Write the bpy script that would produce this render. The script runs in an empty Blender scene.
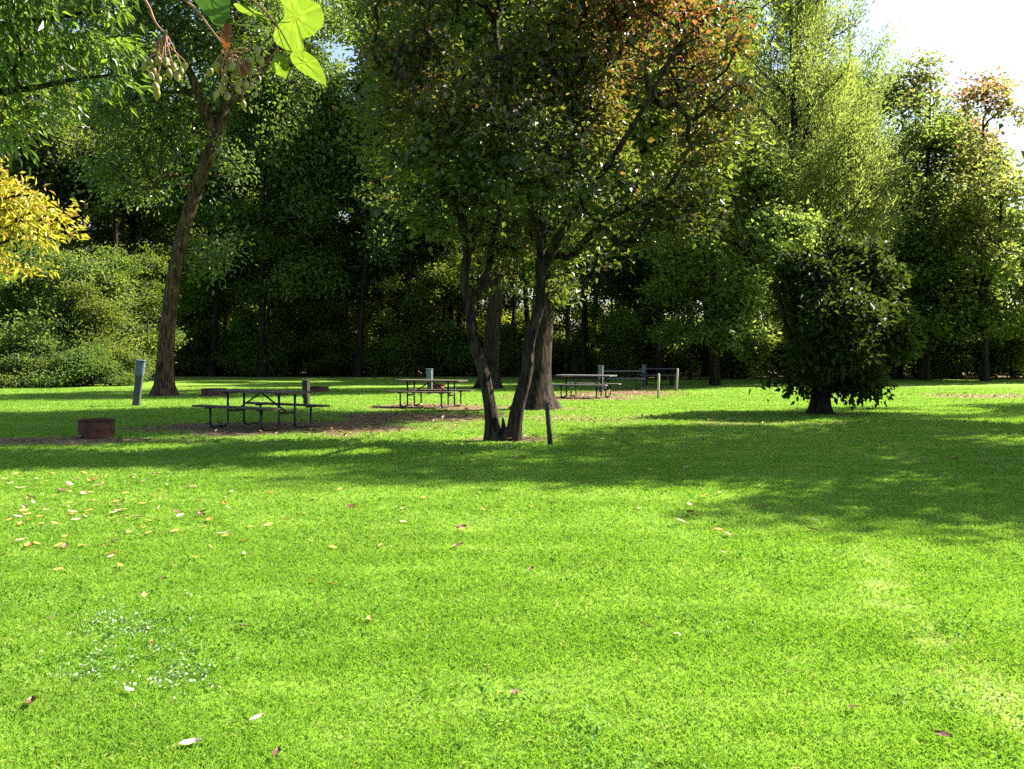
import bpy, math, random
import numpy as np
from mathutils import Vector

SC = bpy.context.scene
COL = SC.collection
F = 995.0          # focal length in pixels of the 1024 px wide frame
EYE = 1.6          # camera height, metres
HOR = 350.0        # image row of the horizon
PI = math.pi

def at(px, d, py=None):
    """ground-plan position (and height) of something seen in column px at distance d"""
    x = (px - 512.0) / F * d
    if py is None:
        return x, d
    return x, d, EYE + (HOR - py) / F * d

# ------------------------------------------------------------------ mesh helpers
def mesh_np(name, V, quads=None, tris=None, smooth=False, attrs=None, mat=None, poly=None):
    V = np.asarray(V, np.float32).reshape(-1, 3)
    loops, starts, totals, n = [], [], [], 0
    for arr, k in ((quads, 4), (tris, 3)):
        if arr is not None and len(arr):
            arr = np.asarray(arr, np.int32).reshape(-1, k)
            loops.append(arr.ravel())
            starts.append(n + np.arange(len(arr), dtype=np.int32) * k)
            totals.append(np.full(len(arr), k, np.int32))
            n += arr.size
    if poly:
        for p in poly:
            loops.append(np.asarray(p, np.int32)); starts.append(np.array([n], np.int32))
            totals.append(np.array([len(p)], np.int32)); n += len(p)
    loops = np.concatenate(loops); starts = np.concatenate(starts); totals = np.concatenate(totals)
    me = bpy.data.meshes.new(name)
    me.vertices.add(len(V)); me.vertices.foreach_set('co', V.ravel())
    me.loops.add(len(loops)); me.loops.foreach_set('vertex_index', loops)
    me.polygons.add(len(starts)); me.polygons.foreach_set('loop_start', starts)
    try:
        me.polygons.foreach_set('loop_total', totals)
    except Exception:
        pass
    me.polygons.foreach_set('use_smooth', np.full(len(starts), bool(smooth)))
    if attrs:
        for k, (dom, a) in attrs.items():
            at_ = me.attributes.new(k, 'FLOAT', dom)
            at_.data.foreach_set('value', np.asarray(a, np.float32))
    me.update(calc_edges=True)
    me.validate()
    if mat:
        me.materials.append(mat)
    return me

def obj(name, me, parent=None, loc=(0, 0, 0), rot=(0, 0, 0)):
    o = bpy.data.objects.new(name, me)
    COL.objects.link(o)
    o.location = loc; o.rotation_euler = rot
    if parent is not None:
        o.parent = parent
    return o

def tag(o, label=None, cat=None, group=None, kind=None):
    if label: o['label'] = label
    if cat: o['category'] = cat
    if group: o['group'] = group
    if kind: o['kind'] = kind
    return o

def empty(name, loc=(0, 0, 0), rz=0.0):
    o = bpy.data.objects.new(name, None)
    COL.objects.link(o)
    o.empty_display_size = 0.2
    o.location = loc; o.rotation_euler = (0, 0, rz)
    return o

def copy_tree(o, parent=None):
    c = o.copy(); COL.objects.link(c); c.parent = parent
    for ch in list(o.children):
        copy_tree(ch, c)
    return c

class MB:
    """collects boxes, tubes and lathes into one mesh"""
    def __init__(s):
        s.v, s.q, s.t, s.n = [], [], [], 0
    def add(s, V, Q=None, T=None):
        V = np.asarray(V, float).reshape(-1, 3)
        s.v.append(V)
        if Q is not None and len(Q): s.q.append(np.asarray(Q, int).reshape(-1, 4) + s.n)
        if T is not None and len(T): s.t.append(np.asarray(T, int).reshape(-1, 3) + s.n)
        s.n += len(V)
    def box(s, c, size, rot=None, bev=0.004):
        """box with chamfered long edges: an 8-gon cross section extruded along its longest axis"""
        sx, sy, sz = [a / 2 for a in size]
        ax = int(np.argmax(size)); oth = [i for i in range(3) if i != ax]
        h = [sx, sy, sz]; a, b = h[oth[0]], h[oth[1]]; L = h[ax]
        k = min(bev, a * .5, b * .5)
        ring = [(a, b - k), (a - k, b), (-a + k, b), (-a, b - k), (-a, -b + k), (-a + k, -b), (a - k, -b), (a, -b + k)]
        V = []
        for t in (-L, -L + k, L - k, L):
            f = 1 - (k / max(a, b) if abs(t) == L else 0)
            for (u, w) in ring:
                p = [0, 0, 0]; p[oth[0]] = u * f; p[oth[1]] = w * f; p[ax] = t
                V.append(p)
        V = np.array(V)
        if rot is not None:
            V = V @ np.array(rot).T
        V = V + np.array(c)
        Q, T = [], []
        for r in range(3):
            for i in range(8):
                j = (i + 1) % 8
                Q.append((r * 8 + i, r * 8 + j, (r + 1) * 8 + j, (r + 1) * 8 + i))
        for base in (0, 24):
            for i in range(1, 7):
                T.append((base, base + i, base + i + 1))
        s.add(V, Q, T)
    def tube(s, pts, r, sides=8, cap=True):
        P = np.asarray(pts, float)
        R = np.full(len(P), r, float) if np.isscalar(r) else np.asarray(r, float)
        V, Q = sweep(P, R, sides)
        T = []
        if cap:
            n = len(V)
            V = np.vstack([V, P[0], P[-1]])
            e = (len(P) - 1) * sides
            for i in range(sides):
                j = (i + 1) % sides
                T.append((n, j, i)); T.append((n + 1, e + i, e + j))
        s.add(V, Q, T)
    def lathe(s, prof, c=(0, 0, 0), sides=24, close=False):
        prof = np.asarray(prof, float)
        a = np.arange(sides) / sides * 2 * PI
        V = np.stack([np.outer(prof[:, 0], np.cos(a)), np.outer(prof[:, 0], np.sin(a)), np.repeat(prof[:, 1:2], sides, 1)], -1).reshape(-1, 3) + np.array(c)
        Q = []
        m = len(prof)
        for r in range(m - (0 if close else 1)):
            r2 = (r + 1) % m
            for i in range(sides):
                j = (i + 1) % sides
                Q.append((r * sides + i, r * sides + j, r2 * sides + j, r2 * sides + i))
        s.add(V, Q)
    def mesh(s, name, mat=None, smooth=False):
        return mesh_np(name, np.vstack(s.v), np.vstack(s.q) if s.q else None, np.vstack(s.t) if s.t else None, smooth, None, mat)
    def build(s, name, mat, parent=None, smooth=False):
        return obj(name, s.mesh(name, mat, smooth), parent)

def sweep(P, R, sides, lump=0.0, ph=0.0, root=0.0):
    n = len(P)
    T = np.empty_like(P)
    T[1:-1] = P[2:] - P[:-2] if n > 2 else T[1:-1]
    T[0] = P[1] - P[0]; T[-1] = P[-1] - P[-2]
    T /= np.linalg.norm(T, axis=1, keepdims=True) + 1e-9
    ref = np.array([1.0, 0.13, 0.07]) if abs(T[0][0]) < .8 else np.array([0.1, 1.0, 0.1])
    V = np.empty((n, sides, 3))
    a = np.arange(sides) / sides * 2 * PI
    ca, sa = np.cos(a), np.sin(a)
    u = ref - T[0] * ref.dot(T[0]); u /= np.linalg.norm(u)
    for i in range(n):
        u = u - T[i] * u.dot(T[i]); u /= np.linalg.norm(u) + 1e-9
        w = np.cross(T[i], u)
        lu = lump + root * math.exp(-max(P[i][2], 0) / .3)
        rr = R[i] * (1 + lu * (np.sin(3 * a + ph + i * .13) * .5 + np.sin(5 * a + ph * 2 - i * .21) * .5)) if lump else np.full(sides, R[i])
        V[i] = P[i] + np.outer(ca * rr, u) + np.outer(sa * rr, w)
    idx = np.arange(n * sides).reshape(n, sides)
    j = np.roll(idx, -1, 1)
    Q = np.stack([idx[:-1], j[:-1], j[1:], idx[1:]], -1).reshape(-1, 4)
    return V.reshape(-1, 3), Q

def vnoise(x, y, seed=0):
    """smooth 2-D value noise in 0..1"""
    rs = np.random.RandomState(seed); G = rs.rand(256, 256)
    xi = np.floor(x).astype(int); yi = np.floor(y).astype(int)
    fx = x - xi; fy = y - yi
    fx = fx * fx * (3 - 2 * fx); fy = fy * fy * (3 - 2 * fy)
    g = lambda a, b: G[a % 256, b % 256]
    return (g(xi, yi) * (1 - fx) + g(xi + 1, yi) * fx) * (1 - fy) + (g(xi, yi + 1) * (1 - fx) + g(xi + 1, yi + 1) * fx) * fy

def fbm(x, y, seed=0, octs=3):
    v, a, t = 0, 1.0, 0
    for k in range(octs):
        v = v + a * vnoise(x * 2 ** k + 17.3 * k, y * 2 ** k + 5.1 * k, seed + k); t += a; a *= .5
    return v / t

def noise3(P, s, seed):
    rs = np.random.RandomState(seed); out = 0
    for k in range(5):
        d = rs.normal(size=3); d *= s * (0.7 + .6 * rs.rand()) / np.linalg.norm(d)
        out = out + np.sin(P @ d + rs.rand() * 6.28)
    return out / 2.6

# ------------------------------------------------------------------ materials
def new_mat(name):
    m = bpy.data.materials.new(name); m.use_nodes = True
    nt = m.node_tree; nt.nodes.clear()
    out = nt.nodes.new('ShaderNodeOutputMaterial')
    return m, nt, out

def ramp(nt, fac, stops):
    r = nt.nodes.new('ShaderNodeValToRGB')
    el = r.color_ramp.elements
    while len(el) < len(stops): el.new(0.5)
    for e, (p, c) in zip(el, stops):
        e.position = p; e.color = (*c, 1)
    nt.links.new(fac, r.inputs['Fac'])
    return r.outputs['Color']

def mixc(nt, fac, a, b, mode='MIX'):
    m = nt.nodes.new('ShaderNodeMix'); m.data_type = 'RGBA'; m.blend_type = mode
    for k, v in ((0, fac), (6, a), (7, b)):
        if hasattr(v, 'links') or hasattr(v, 'is_linked'):
            nt.links.new(v, m.inputs[k])
        else:
            m.inputs[k].default_value = v if k == 0 else (*v, 1)
    return m.outputs[2]

def attr(nt, name):
    a = nt.nodes.new('ShaderNodeAttribute'); a.attribute_name = name
    return a.outputs['Fac']

def leaf_mat(name, cols, tint=None, trans=0.42, tmul=(3.0, 2.85, 1.05), rough=.5, vary=.25, spec=.4):
    m, nt, out = new_mat(name)
    n = len(cols)
    c = ramp(nt, attr(nt, 'rnd'), [(i / max(1, n - 1), col) for i, col in enumerate(cols)])
    if tint:
        c = mixc(nt, attr(nt, 'tint'), c, tint)
    if vary:
        oi = nt.nodes.new('ShaderNodeObjectInfo')
        h = nt.nodes.new('ShaderNodeHueSaturation')
        mr = nt.nodes.new('ShaderNodeMapRange'); mr.inputs[3].default_value = 1 - vary; mr.inputs[4].default_value = 1 + vary
        nt.links.new(oi.outputs['Random'], mr.inputs[0]); nt.links.new(mr.outputs[0], h.inputs['Value'])
        mh = nt.nodes.new('ShaderNodeMapRange'); mh.inputs[3].default_value = .485; mh.inputs[4].default_value = .515
        mm = nt.nodes.new('ShaderNodeMath'); mm.operation = 'FRACT'
        m2 = nt.nodes.new('ShaderNodeMath'); m2.operation = 'MULTIPLY'; m2.inputs[1].default_value = 7.31
        nt.links.new(oi.outputs['Random'], m2.inputs[0]); nt.links.new(m2.outputs[0], mm.inputs[0]); nt.links.new(mm.outputs[0], mh.inputs[0])
        nt.links.new(mh.outputs[0], h.inputs['Hue']); nt.links.new(c, h.inputs['Color']); c = h.outputs['Color']
    p = nt.nodes.new('ShaderNodeBsdfPrincipled')
    p.inputs['Roughness'].default_value = rough; p.inputs['Specular IOR Level'].default_value = spec
    nt.links.new(c, p.inputs['Base Color'])
    t = nt.nodes.new('ShaderNodeBsdfTranslucent')
    nt.links.new(mixc(nt, 1.0, c, tmul, 'MULTIPLY'), t.inputs['Color'])
    mx = nt.nodes.new('ShaderNodeMixShader'); mx.inputs[0].default_value = trans
    nt.links.new(p.outputs[0], mx.inputs[1]); nt.links.new(t.outputs[0], mx.inputs[2])
    nt.links.new(mx.outputs[0], out.inputs['Surface'])
    return m

def bark_mat(name, dark, light, scale=1.0):
    m, nt, out = new_mat(name)
    tc = nt.nodes.new('ShaderNodeTexCoord')
    mp = nt.nodes.new('ShaderNodeMapping'); mp.inputs['Scale'].default_value = (9 * scale, 9 * scale, 1.6 * scale)
    nt.links.new(tc.outputs['Object'], mp.inputs['Vector'])
    n1 = nt.nodes.new('ShaderNodeTexNoise'); n1.inputs['Scale'].default_value = 1.6; n1.inputs['Detail'].default_value = 6
    n1.inputs['Roughness'].default_value = .65; n1.inputs['Distortion'].default_value = .6
    nt.links.new(mp.outputs[0], n1.inputs['Vector'])
    n2 = nt.nodes.new('ShaderNodeTexNoise'); n2.inputs['Scale'].default_value = 1.3; n2.inputs['Detail'].default_value = 3
    nt.links.new(tc.outputs['Object'], n2.inputs['Vector'])
    c = ramp(nt, n1.outputs['Fac'], [(.42, dark), (.58, light)])
    c2 = ramp(nt, n2.outputs['Fac'], [(.35, (.75, .78, .7)), (.65, (1.1, 1.08, 1.05))])
    c = mixc(nt, 1.0, c, c2, 'MULTIPLY')
    p = nt.nodes.new('ShaderNodeBsdfPrincipled'); p.inputs['Roughness'].default_value = .9
    p.inputs['Specular IOR Level'].default_value = .15
    nt.links.new(c, p.inputs['Base Color'])
    b = nt.nodes.new('ShaderNodeBump'); b.inputs['Strength'].default_value = 1.0; b.inputs['Distance'].default_value = .06
    nt.links.new(n1.outputs['Fac'], b.inputs['Height']); nt.links.new(b.outputs[0], p.inputs['Normal'])
    nt.links.new(p.outputs[0], out.inputs['Surface'])
    return m

def surf_mat(name, dark, light, scale=8.0, rough=.7, metal=0.0, stretch=(1, 1, 1), bump=.2, detail=5, bd=.004):
    m, nt, out = new_mat(name)
    tc = nt.nodes.new('ShaderNodeTexCoord')
    mp = nt.nodes.new('ShaderNodeMapping'); mp.inputs['Scale'].default_value = stretch
    nt.links.new(tc.outputs['Object'], mp.inputs['Vector'])
    n1 = nt.nodes.new('ShaderNodeTexNoise'); n1.inputs['Scale'].default_value = scale; n1.inputs['Detail'].default_value = detail
    n1.inputs['Roughness'].default_value = .6
    nt.links.new(mp.outputs[0], n1.inputs['Vector'])
    c = ramp(nt, n1.outputs['Fac'], [(.35, dark), (.65, light)])
    p = nt.nodes.new('ShaderNodeBsdfPrincipled'); p.inputs['Roughness'].default_value = rough; p.inputs['Metallic'].default_value = metal
    nt.links.new(c, p.inputs['Base Color'])
    if bump:
        b = nt.nodes.new('ShaderNodeBump'); b.inputs['Strength'].default_value = bump; b.inputs['Distance'].default_value = bd
        nt.links.new(n1.outputs['Fac'], b.inputs['Height']); nt.links.new(b.outputs[0], p.inputs['Normal'])
    nt.links.new(p.outputs[0], out.inputs['Surface'])
    return m

M = {}
M['bark'] = bark_mat('bark_grey_brown', (.012, .0095, .008), (.058, .046, .037))
M['bark_red'] = bark_mat('bark_warm', (.026, .017, .012), (.12, .08, .058))
M['bark_dark'] = bark_mat('bark_dark', (.010, .008, .007), (.045, .036, .028))
M['leaf_wood'] = leaf_mat('leaf_woodland', [(.036, .068, .021), (.06, .104, .028), (.098, .145, .04)], trans=.42, spec=.6, rough=.42)
M['leaf_wood2'] = leaf_mat('leaf_woodland_light', [(.05, .088, .024), (.082, .13, .033), (.125, .172, .046)], trans=.45, spec=.6, rough=.42)
M['leaf_maple'] = leaf_mat('leaf_maple', [(.028, .048, .013), (.044, .072, .018), (.074, .105, .028)], tint=(.15, .062, .045), trans=.4, spec=.6, rough=.42, vary=0)
M['leaf_feather'] = leaf_mat('leaf_feathery', [(.06, .09, .036), (.125, .165, .062), (.2, .24, .10)], trans=.55, tmul=(2.3, 2.3, 1.1), vary=.12)
M['leaf_walnut'] = leaf_mat('leaf_walnut', [(.045, .085, .016), (.065, .115, .022), (.1, .16, .032)], trans=.45, vary=.1, spec=.6, rough=.4)
M['leaf_yellow'] = leaf_mat('leaf_yellow', [(.36, .33, .035), (.46, .43, .05), (.26, .30, .045)], tint=(.36, .2, .04), trans=.4, tmul=(1.2, 1.2, .9), vary=0)
M['leaf_shrub'] = leaf_mat('leaf_shrub', [(.055, .095, .03), (.085, .135, .045), (.14, .19, .075)], trans=.42, spec=.25, rough=.6)
M['leaf_magnolia'] = leaf_mat('leaf_round_tree', [(.018, .034, .010), (.026, .046, .012), (.042, .066, .016)], trans=.32, vary=0, rough=.55, spec=.25)
M['leaf_edge'] = leaf_mat('leaf_edge', [(.07, .11, .034), (.11, .16, .048), (.17, .205, .075)], tint=(.14, .07, .07), trans=.58, tmul=(2.5, 2.45, 1.3), vary=.15)
M['leaf_under'] = leaf_mat('leaf_undergrowth', [(.045, .08, .018), (.08, .125, .024), (.13, .175, .032)], trans=.45, vary=.3)

# ------------------------------------------------------------------ trees
def crown_points(lobes, n, rs, shell=.5, gap=.55, gs=1.1, seed=0):
    w = np.array([l[3] * l[4] * l[5] for l in lobes], float) ** .8; w /= w.sum()
    out = []
    while len(out) < n:
        k = rs.choice(len(lobes), size=n * 2, p=w)
        L = np.array([l[:6] for l in lobes])[k]
        d = rs.normal(size=(n * 2, 3)); d /= np.linalg.norm(d, axis=1, keepdims=True)
        r = rs.rand(n * 2) ** (1 / 3.0 * (1 - shell) + shell * .12)
        P = L[:, :3] + d * r[:, None] * L[:, 3:6]
        keep = noise3(P, gs, seed + 91) > -gap + .0 * rs.rand(len(P))
        out.extend(P[keep].tolist())
    return np.array(out[:n])

def grow(stems, clusters, rs, seg=.55, up=.6, zmin=0.0, sag=.0):
    """connect every cluster point to the nearest stem or branch: returns nodes, parents and the first index after the stems"""
    N = sum(len(s[0]) for s in stems) + len(clusters) * 14
    X = np.zeros((N, 3)); par = np.full(N, -1); n = 0
    ok = np.zeros(N, bool)
    for (P, R) in stems:
        for i, p in enumerate(P):
            X[n] = p; par[n] = n - 1 if i else -1; ok[n] = p[2] >= zmin; n += 1
    ns = n
    base = X[:ns]
    dist = np.array([np.min(np.linalg.norm(base - c, axis=1)) for c in clusters])
    tips = []
    for ci in np.argsort(dist):
        c = clusters[ci]
        D = X[:n] - c
        dd = np.sqrt((D * D).sum(1))
        cost = dd + up * np.maximum(0, D[:, 2] + .25 * dd) + np.where(ok[:n], 0, 99)
        j = int(np.argmin(cost)); L = dd[j]
        k = min(12, max(1, int(math.ceil(L / seg))))
        prev = j; a = X[j].copy()
        pd = X[j] - X[par[j]] if par[j] >= 0 else np.array([0, 0, 1.0])
        pd = pd / (np.linalg.norm(pd) + 1e-6)
        ctrl = a + pd * L * .3 + (c - a) * .3 + rs.normal(size=3) * L * .06
        for i in range(1, k + 1):
            t = i / k
            p = a * (1 - t) ** 2 + ctrl * 2 * t * (1 - t) + c * t * t
            if i < k: p = p + rs.normal(size=3) * min(.08, L * .05)
            if n >= N: break
            X[n] = p; par[n] = prev; ok[n] = True; prev = n; n += 1
        tips.append(prev)
    return X[:n], par[:n], ns, np.argsort(dist), np.array(tips)

def branch_mesh(name, stems, X, par, ns, tips, mat, rtip=.012, e=2.1, rmax=None, sides=(18, 6)):
    n = len(X)
    load = np.zeros(n); load[tips] += 1
    for i in range(n - 1, ns - 1, -1):
        load[par[i]] += load[i] if par[i] >= 0 else 0
    rad = rtip * np.maximum(load, .7) ** (1 / e)
    if rmax: rad = np.minimum(rad, rmax)
    mb = MB(); q = 0
    k0 = 0
    for (P, R) in stems:
        V, Q = sweep(np.array(P), np.array(R), sides[0], .1, k0 * .7, .28 if R[0] > .1 else 0); mb.add(V, Q); 
        rad[k0:k0 + len(P)] = np.maximum(np.array(R), 0.001)
        k0 += len(P)
    kids = {}
    for i in range(ns, n):
        kids.setdefault(par[i], []).append(i)
    # each branch: follow the heaviest child
    start = []
    for i in range(ns):
        for c in kids.get(i, []): start.append((i, c))
    while start:
        a, c = start.pop()
        path = [a, c]; rr = [min(rad[c] * 1.25, rad[a] * .95), rad[c]]
        cur = c
        while cur in kids:
            ch = sorted(kids[cur], key=lambda z: -load[z])
            for z in ch[1:]: start.append((cur, z))
            cur = ch[0]; path.append(cur); rr.append(min(rad[cur], rr[-1]))
        rr[-1] *= .5
        V, Q = sweep(X[path], np.array(rr), sides[1] if rr[0] > .03 else 4)
        mb.add(V, Q)
    return mb.mesh(name, mat, True)

def leaves(C, D, rs, n, spread=(.35, .22), L=.12, W=.07, droop=.3, spray=0.0, jit=.7, upn=.8, along=.5, fold=.18, lvar=.35):
    """leaf blades for the cluster centres C with growth directions D: vertices (4 per leaf) and the cluster index of each"""
    m = len(C) * n
    ci = np.repeat(np.arange(len(C)), n)
    d0 = D[ci]
    off = rs.normal(size=(m, 3)) * np.array([spread[0], spread[0], spread[1]])
    t = rs.rand(m) - .6
    P = C[ci] + off + d0 * (t * spray)[:, None]
    o = off / (np.linalg.norm(off, axis=1, keepdims=True) + 1e-6)
    d = d0 * along + o * .6 + rs.normal(size=(m, 3)) * jit; d[:, 2] -= droop
    d /= np.linalg.norm(d, axis=1, keepdims=True) + 1e-6
    nr = rs.normal(size=(m, 3)) * .6; nr[:, 2] += upn
    s = np.cross(d, nr); s /= np.linalg.norm(s, axis=1, keepdims=True) + 1e-6
    nn = np.cross(s, d)
    sc = (1 + lvar * (rs.rand(m) * 2 - 1))
    l = (L * sc)[:, None]; w = (W * sc * .5)[:, None]
    V = np.empty((m, 4, 3))
    V[:, 0] = P
    mid = P + d * l * .45 + nn * w * fold
    V[:, 1] = mid + s * w + nn * w * fold
    V[:, 2] = P + d * l - nn * l * .12
    V[:, 3] = mid - s * w + nn * w * fold
    return V, ci

def tree_data(name, stems, lobes, ncl, nleaf, leaf, bark, seed, leafkw=None, shell=.5, gap=.55, gs=1.1, up=.6, zmin=1.5,
              dirmix=(.8, .35), rtip=.012, rmax=None, tint=None, seg=.55, extra=None, e=2.1):
    rs = np.random.RandomState(seed)
    C = crown_points(lobes, ncl, rs, shell, gap, gs, seed)
    C = C[C[:, 2] > .25]
    X, par, ns, order, tips = grow(stems, C, rs, seg=seg, up=up, zmin=zmin)
    tr = branch_mesh(name + '_wood', stems, X, par, ns, tips, bark, rtip, rmax=rmax, e=e)
    axis = np.array(stems[0][0])
    D = np.zeros_like(C)
    ctr = np.array([np.mean([l[0] for l in lobes]), np.mean([l[1] for l in lobes]), 0])
    D[:, :2] = C[:, :2] - ctr[:2]
    D /= np.linalg.norm(D, axis=1, keepdims=True) + 1e-6
    D = D * dirmix[0]; D[:, 2] += dirmix[1]
    D += rs.normal(size=D.shape) * .25
    D /= np.linalg.norm(D, axis=1, keepdims=True)
    kw = dict(leafkw or {})
    V, ci = leaves(C, D, rs, nleaf, **kw)
    m = len(V)
    clr = rs.rand(len(C))
    rnd = np.clip(.62 * clr[ci] + .38 * rs.rand(m), 0, 1)
    tn = tint(V[:, 0], rs) if tint else np.zeros(m)
    cr = mesh_np(name + '_leaves', V.reshape(-1, 3), np.arange(m * 4).reshape(-1, 4), attrs={'rnd': ('FACE', rnd), 'tint': ('FACE', tn)}, mat=leaf)
    return tr, cr

def path(pts, n=14):
    """smooth polyline through the points (Catmull-Rom)"""
    P = np.array(pts, float)
    P = np.vstack([2 * P[0] - P[1], P, 2 * P[-1] - P[-2]])
    out = []
    k = len(P) - 3
    for i in range(k):
        p0, p1, p2, p3 = P[i:i + 4]
        for t in np.linspace(0, 1, max(2, n // k), endpoint=False):
            out.append(.5 * (2 * p1 + (p2 - p0) * t + (2 * p0 - 5 * p1 + 4 * p2 - p3) * t * t + (3 * p1 - p0 - 3 * p2 + p3) * t ** 3))
    out.append(P[-2])
    return np.array(out)

def stem(pts, r0, r1, n=16, flare=.5, fh=.35):
    P = path(pts, n)
    s = np.concatenate([[0], np.cumsum(np.linalg.norm(np.diff(P, axis=0), axis=1))]); s /= s[-1]
    R = r0 + (r1 - r0) * s
    R = R * (1 + flare * np.exp(-np.maximum(P[:, 2], 0) / fh))
    return P, R

def tree(name, tr, cr, loc, rz, label, cat='tree', group=None, scale=1.0):
    t = empty(name, (loc[0], loc[1], 0), rz)
    t.scale = (scale, scale, scale) if np.isscalar(scale) else scale
    obj('trunk', tr, t); obj('crown', cr, t)
    tag(t, label, cat, group)
    return t

# ---- ground-plan data shared by lawn and trees
# bare or leaf-littered patches: centre x, y, radius x, radius y, strength
BARE = [(-4.6, 20.6, 3.2, 2.3, 1.2), (-7.9, 17.5, 3.2, .8, 1.1), (-2.3, 28.2, 2.0, 1.7, 1.2), (-2.7, 23.8, 2.6, 1.8, 1.0), (-1.4, 20.6, 1.8, 1.6, .5),
        (.0, 17.9, .9, .7, .9), (1.5, 23.0, 2.2, 1.4, .55), (.9, 27, 1.2, 1.0, .7), (2.6, 33.4, 2.6, 1.9, 1.1), (4.4, 37.0, 2.4, 2.8, 1.0), (5.3, 42, 2.5, 1.6, .8),
        (16.6, 34.5, 3.0, 2.0, .75), (7.8, 25.0, 1.0, .7, .8), (4.9, 21.6, 1.5, .6, .6), (6.9, 21.6, 1.2, .5, .5), (-12.4, 35, 1.4, 1.0, .5)]
def bare_mask(x, y):
    m = np.zeros_like(x)
    wob = (fbm(x * .9, y * .9, 5) - .5) * 1.3 + (fbm(x * 3.1, y * 3.1, 15) - .5) * .7
    for (cx, cy, rx, ry, st) in BARE:
        d = np.sqrt(((x - cx) / rx) ** 2 + ((y - cy) / ry) ** 2) + wob * .8
        m = np.maximum(m, st * np.clip((1.25 - d) / .7, 0, 1))
    # woodland floor beyond the lawn edge
    edge = 54.0 + 4.5 * np.clip((2 - x) / 6, 0, 1) + (fbm(x * .15, x * 0 + 3.3, 8) - .5) * 3 - np.clip((-x - 15) * .35, 0, 9)
    m = np.maximum(m, np.clip((y - edge) / 1.5, 0, 1))
    return m

def worn_track(x, y):
    """pale wheel track curving away at the right of the near lawn"""
    cx = np.interp(y, [3.5, 4.3, 5.5, 7.0, 8.5], [2.25, 2.2, 2.28, 2.55, 2.95])
    w = np.exp(-((x - cx) / .16) ** 2) * np.clip((8.6 - y) / 1.5, 0, 1)
    return w * np.clip(fbm(x * 5, y * 5, 33) * 1.7 - .35, 0, 1) * .9

def lawn_tone(x, y):
    """thicker, darker tufts against paler thin grass, in loose swathes along the mowing"""
    a = fbm(x * .55, y * 1.3, 41, 3); b = fbm(x * 2.6, y * 4.0, 47, 3)
    c = vnoise(x * .22 + 3, y * 2.4 + .35 * np.sin(x * .5), 53)
    return np.clip(.5 + (a - .5) * .8 + (b - .5) * 1.1 + (c - .5) * .35, 0, 1)

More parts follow.
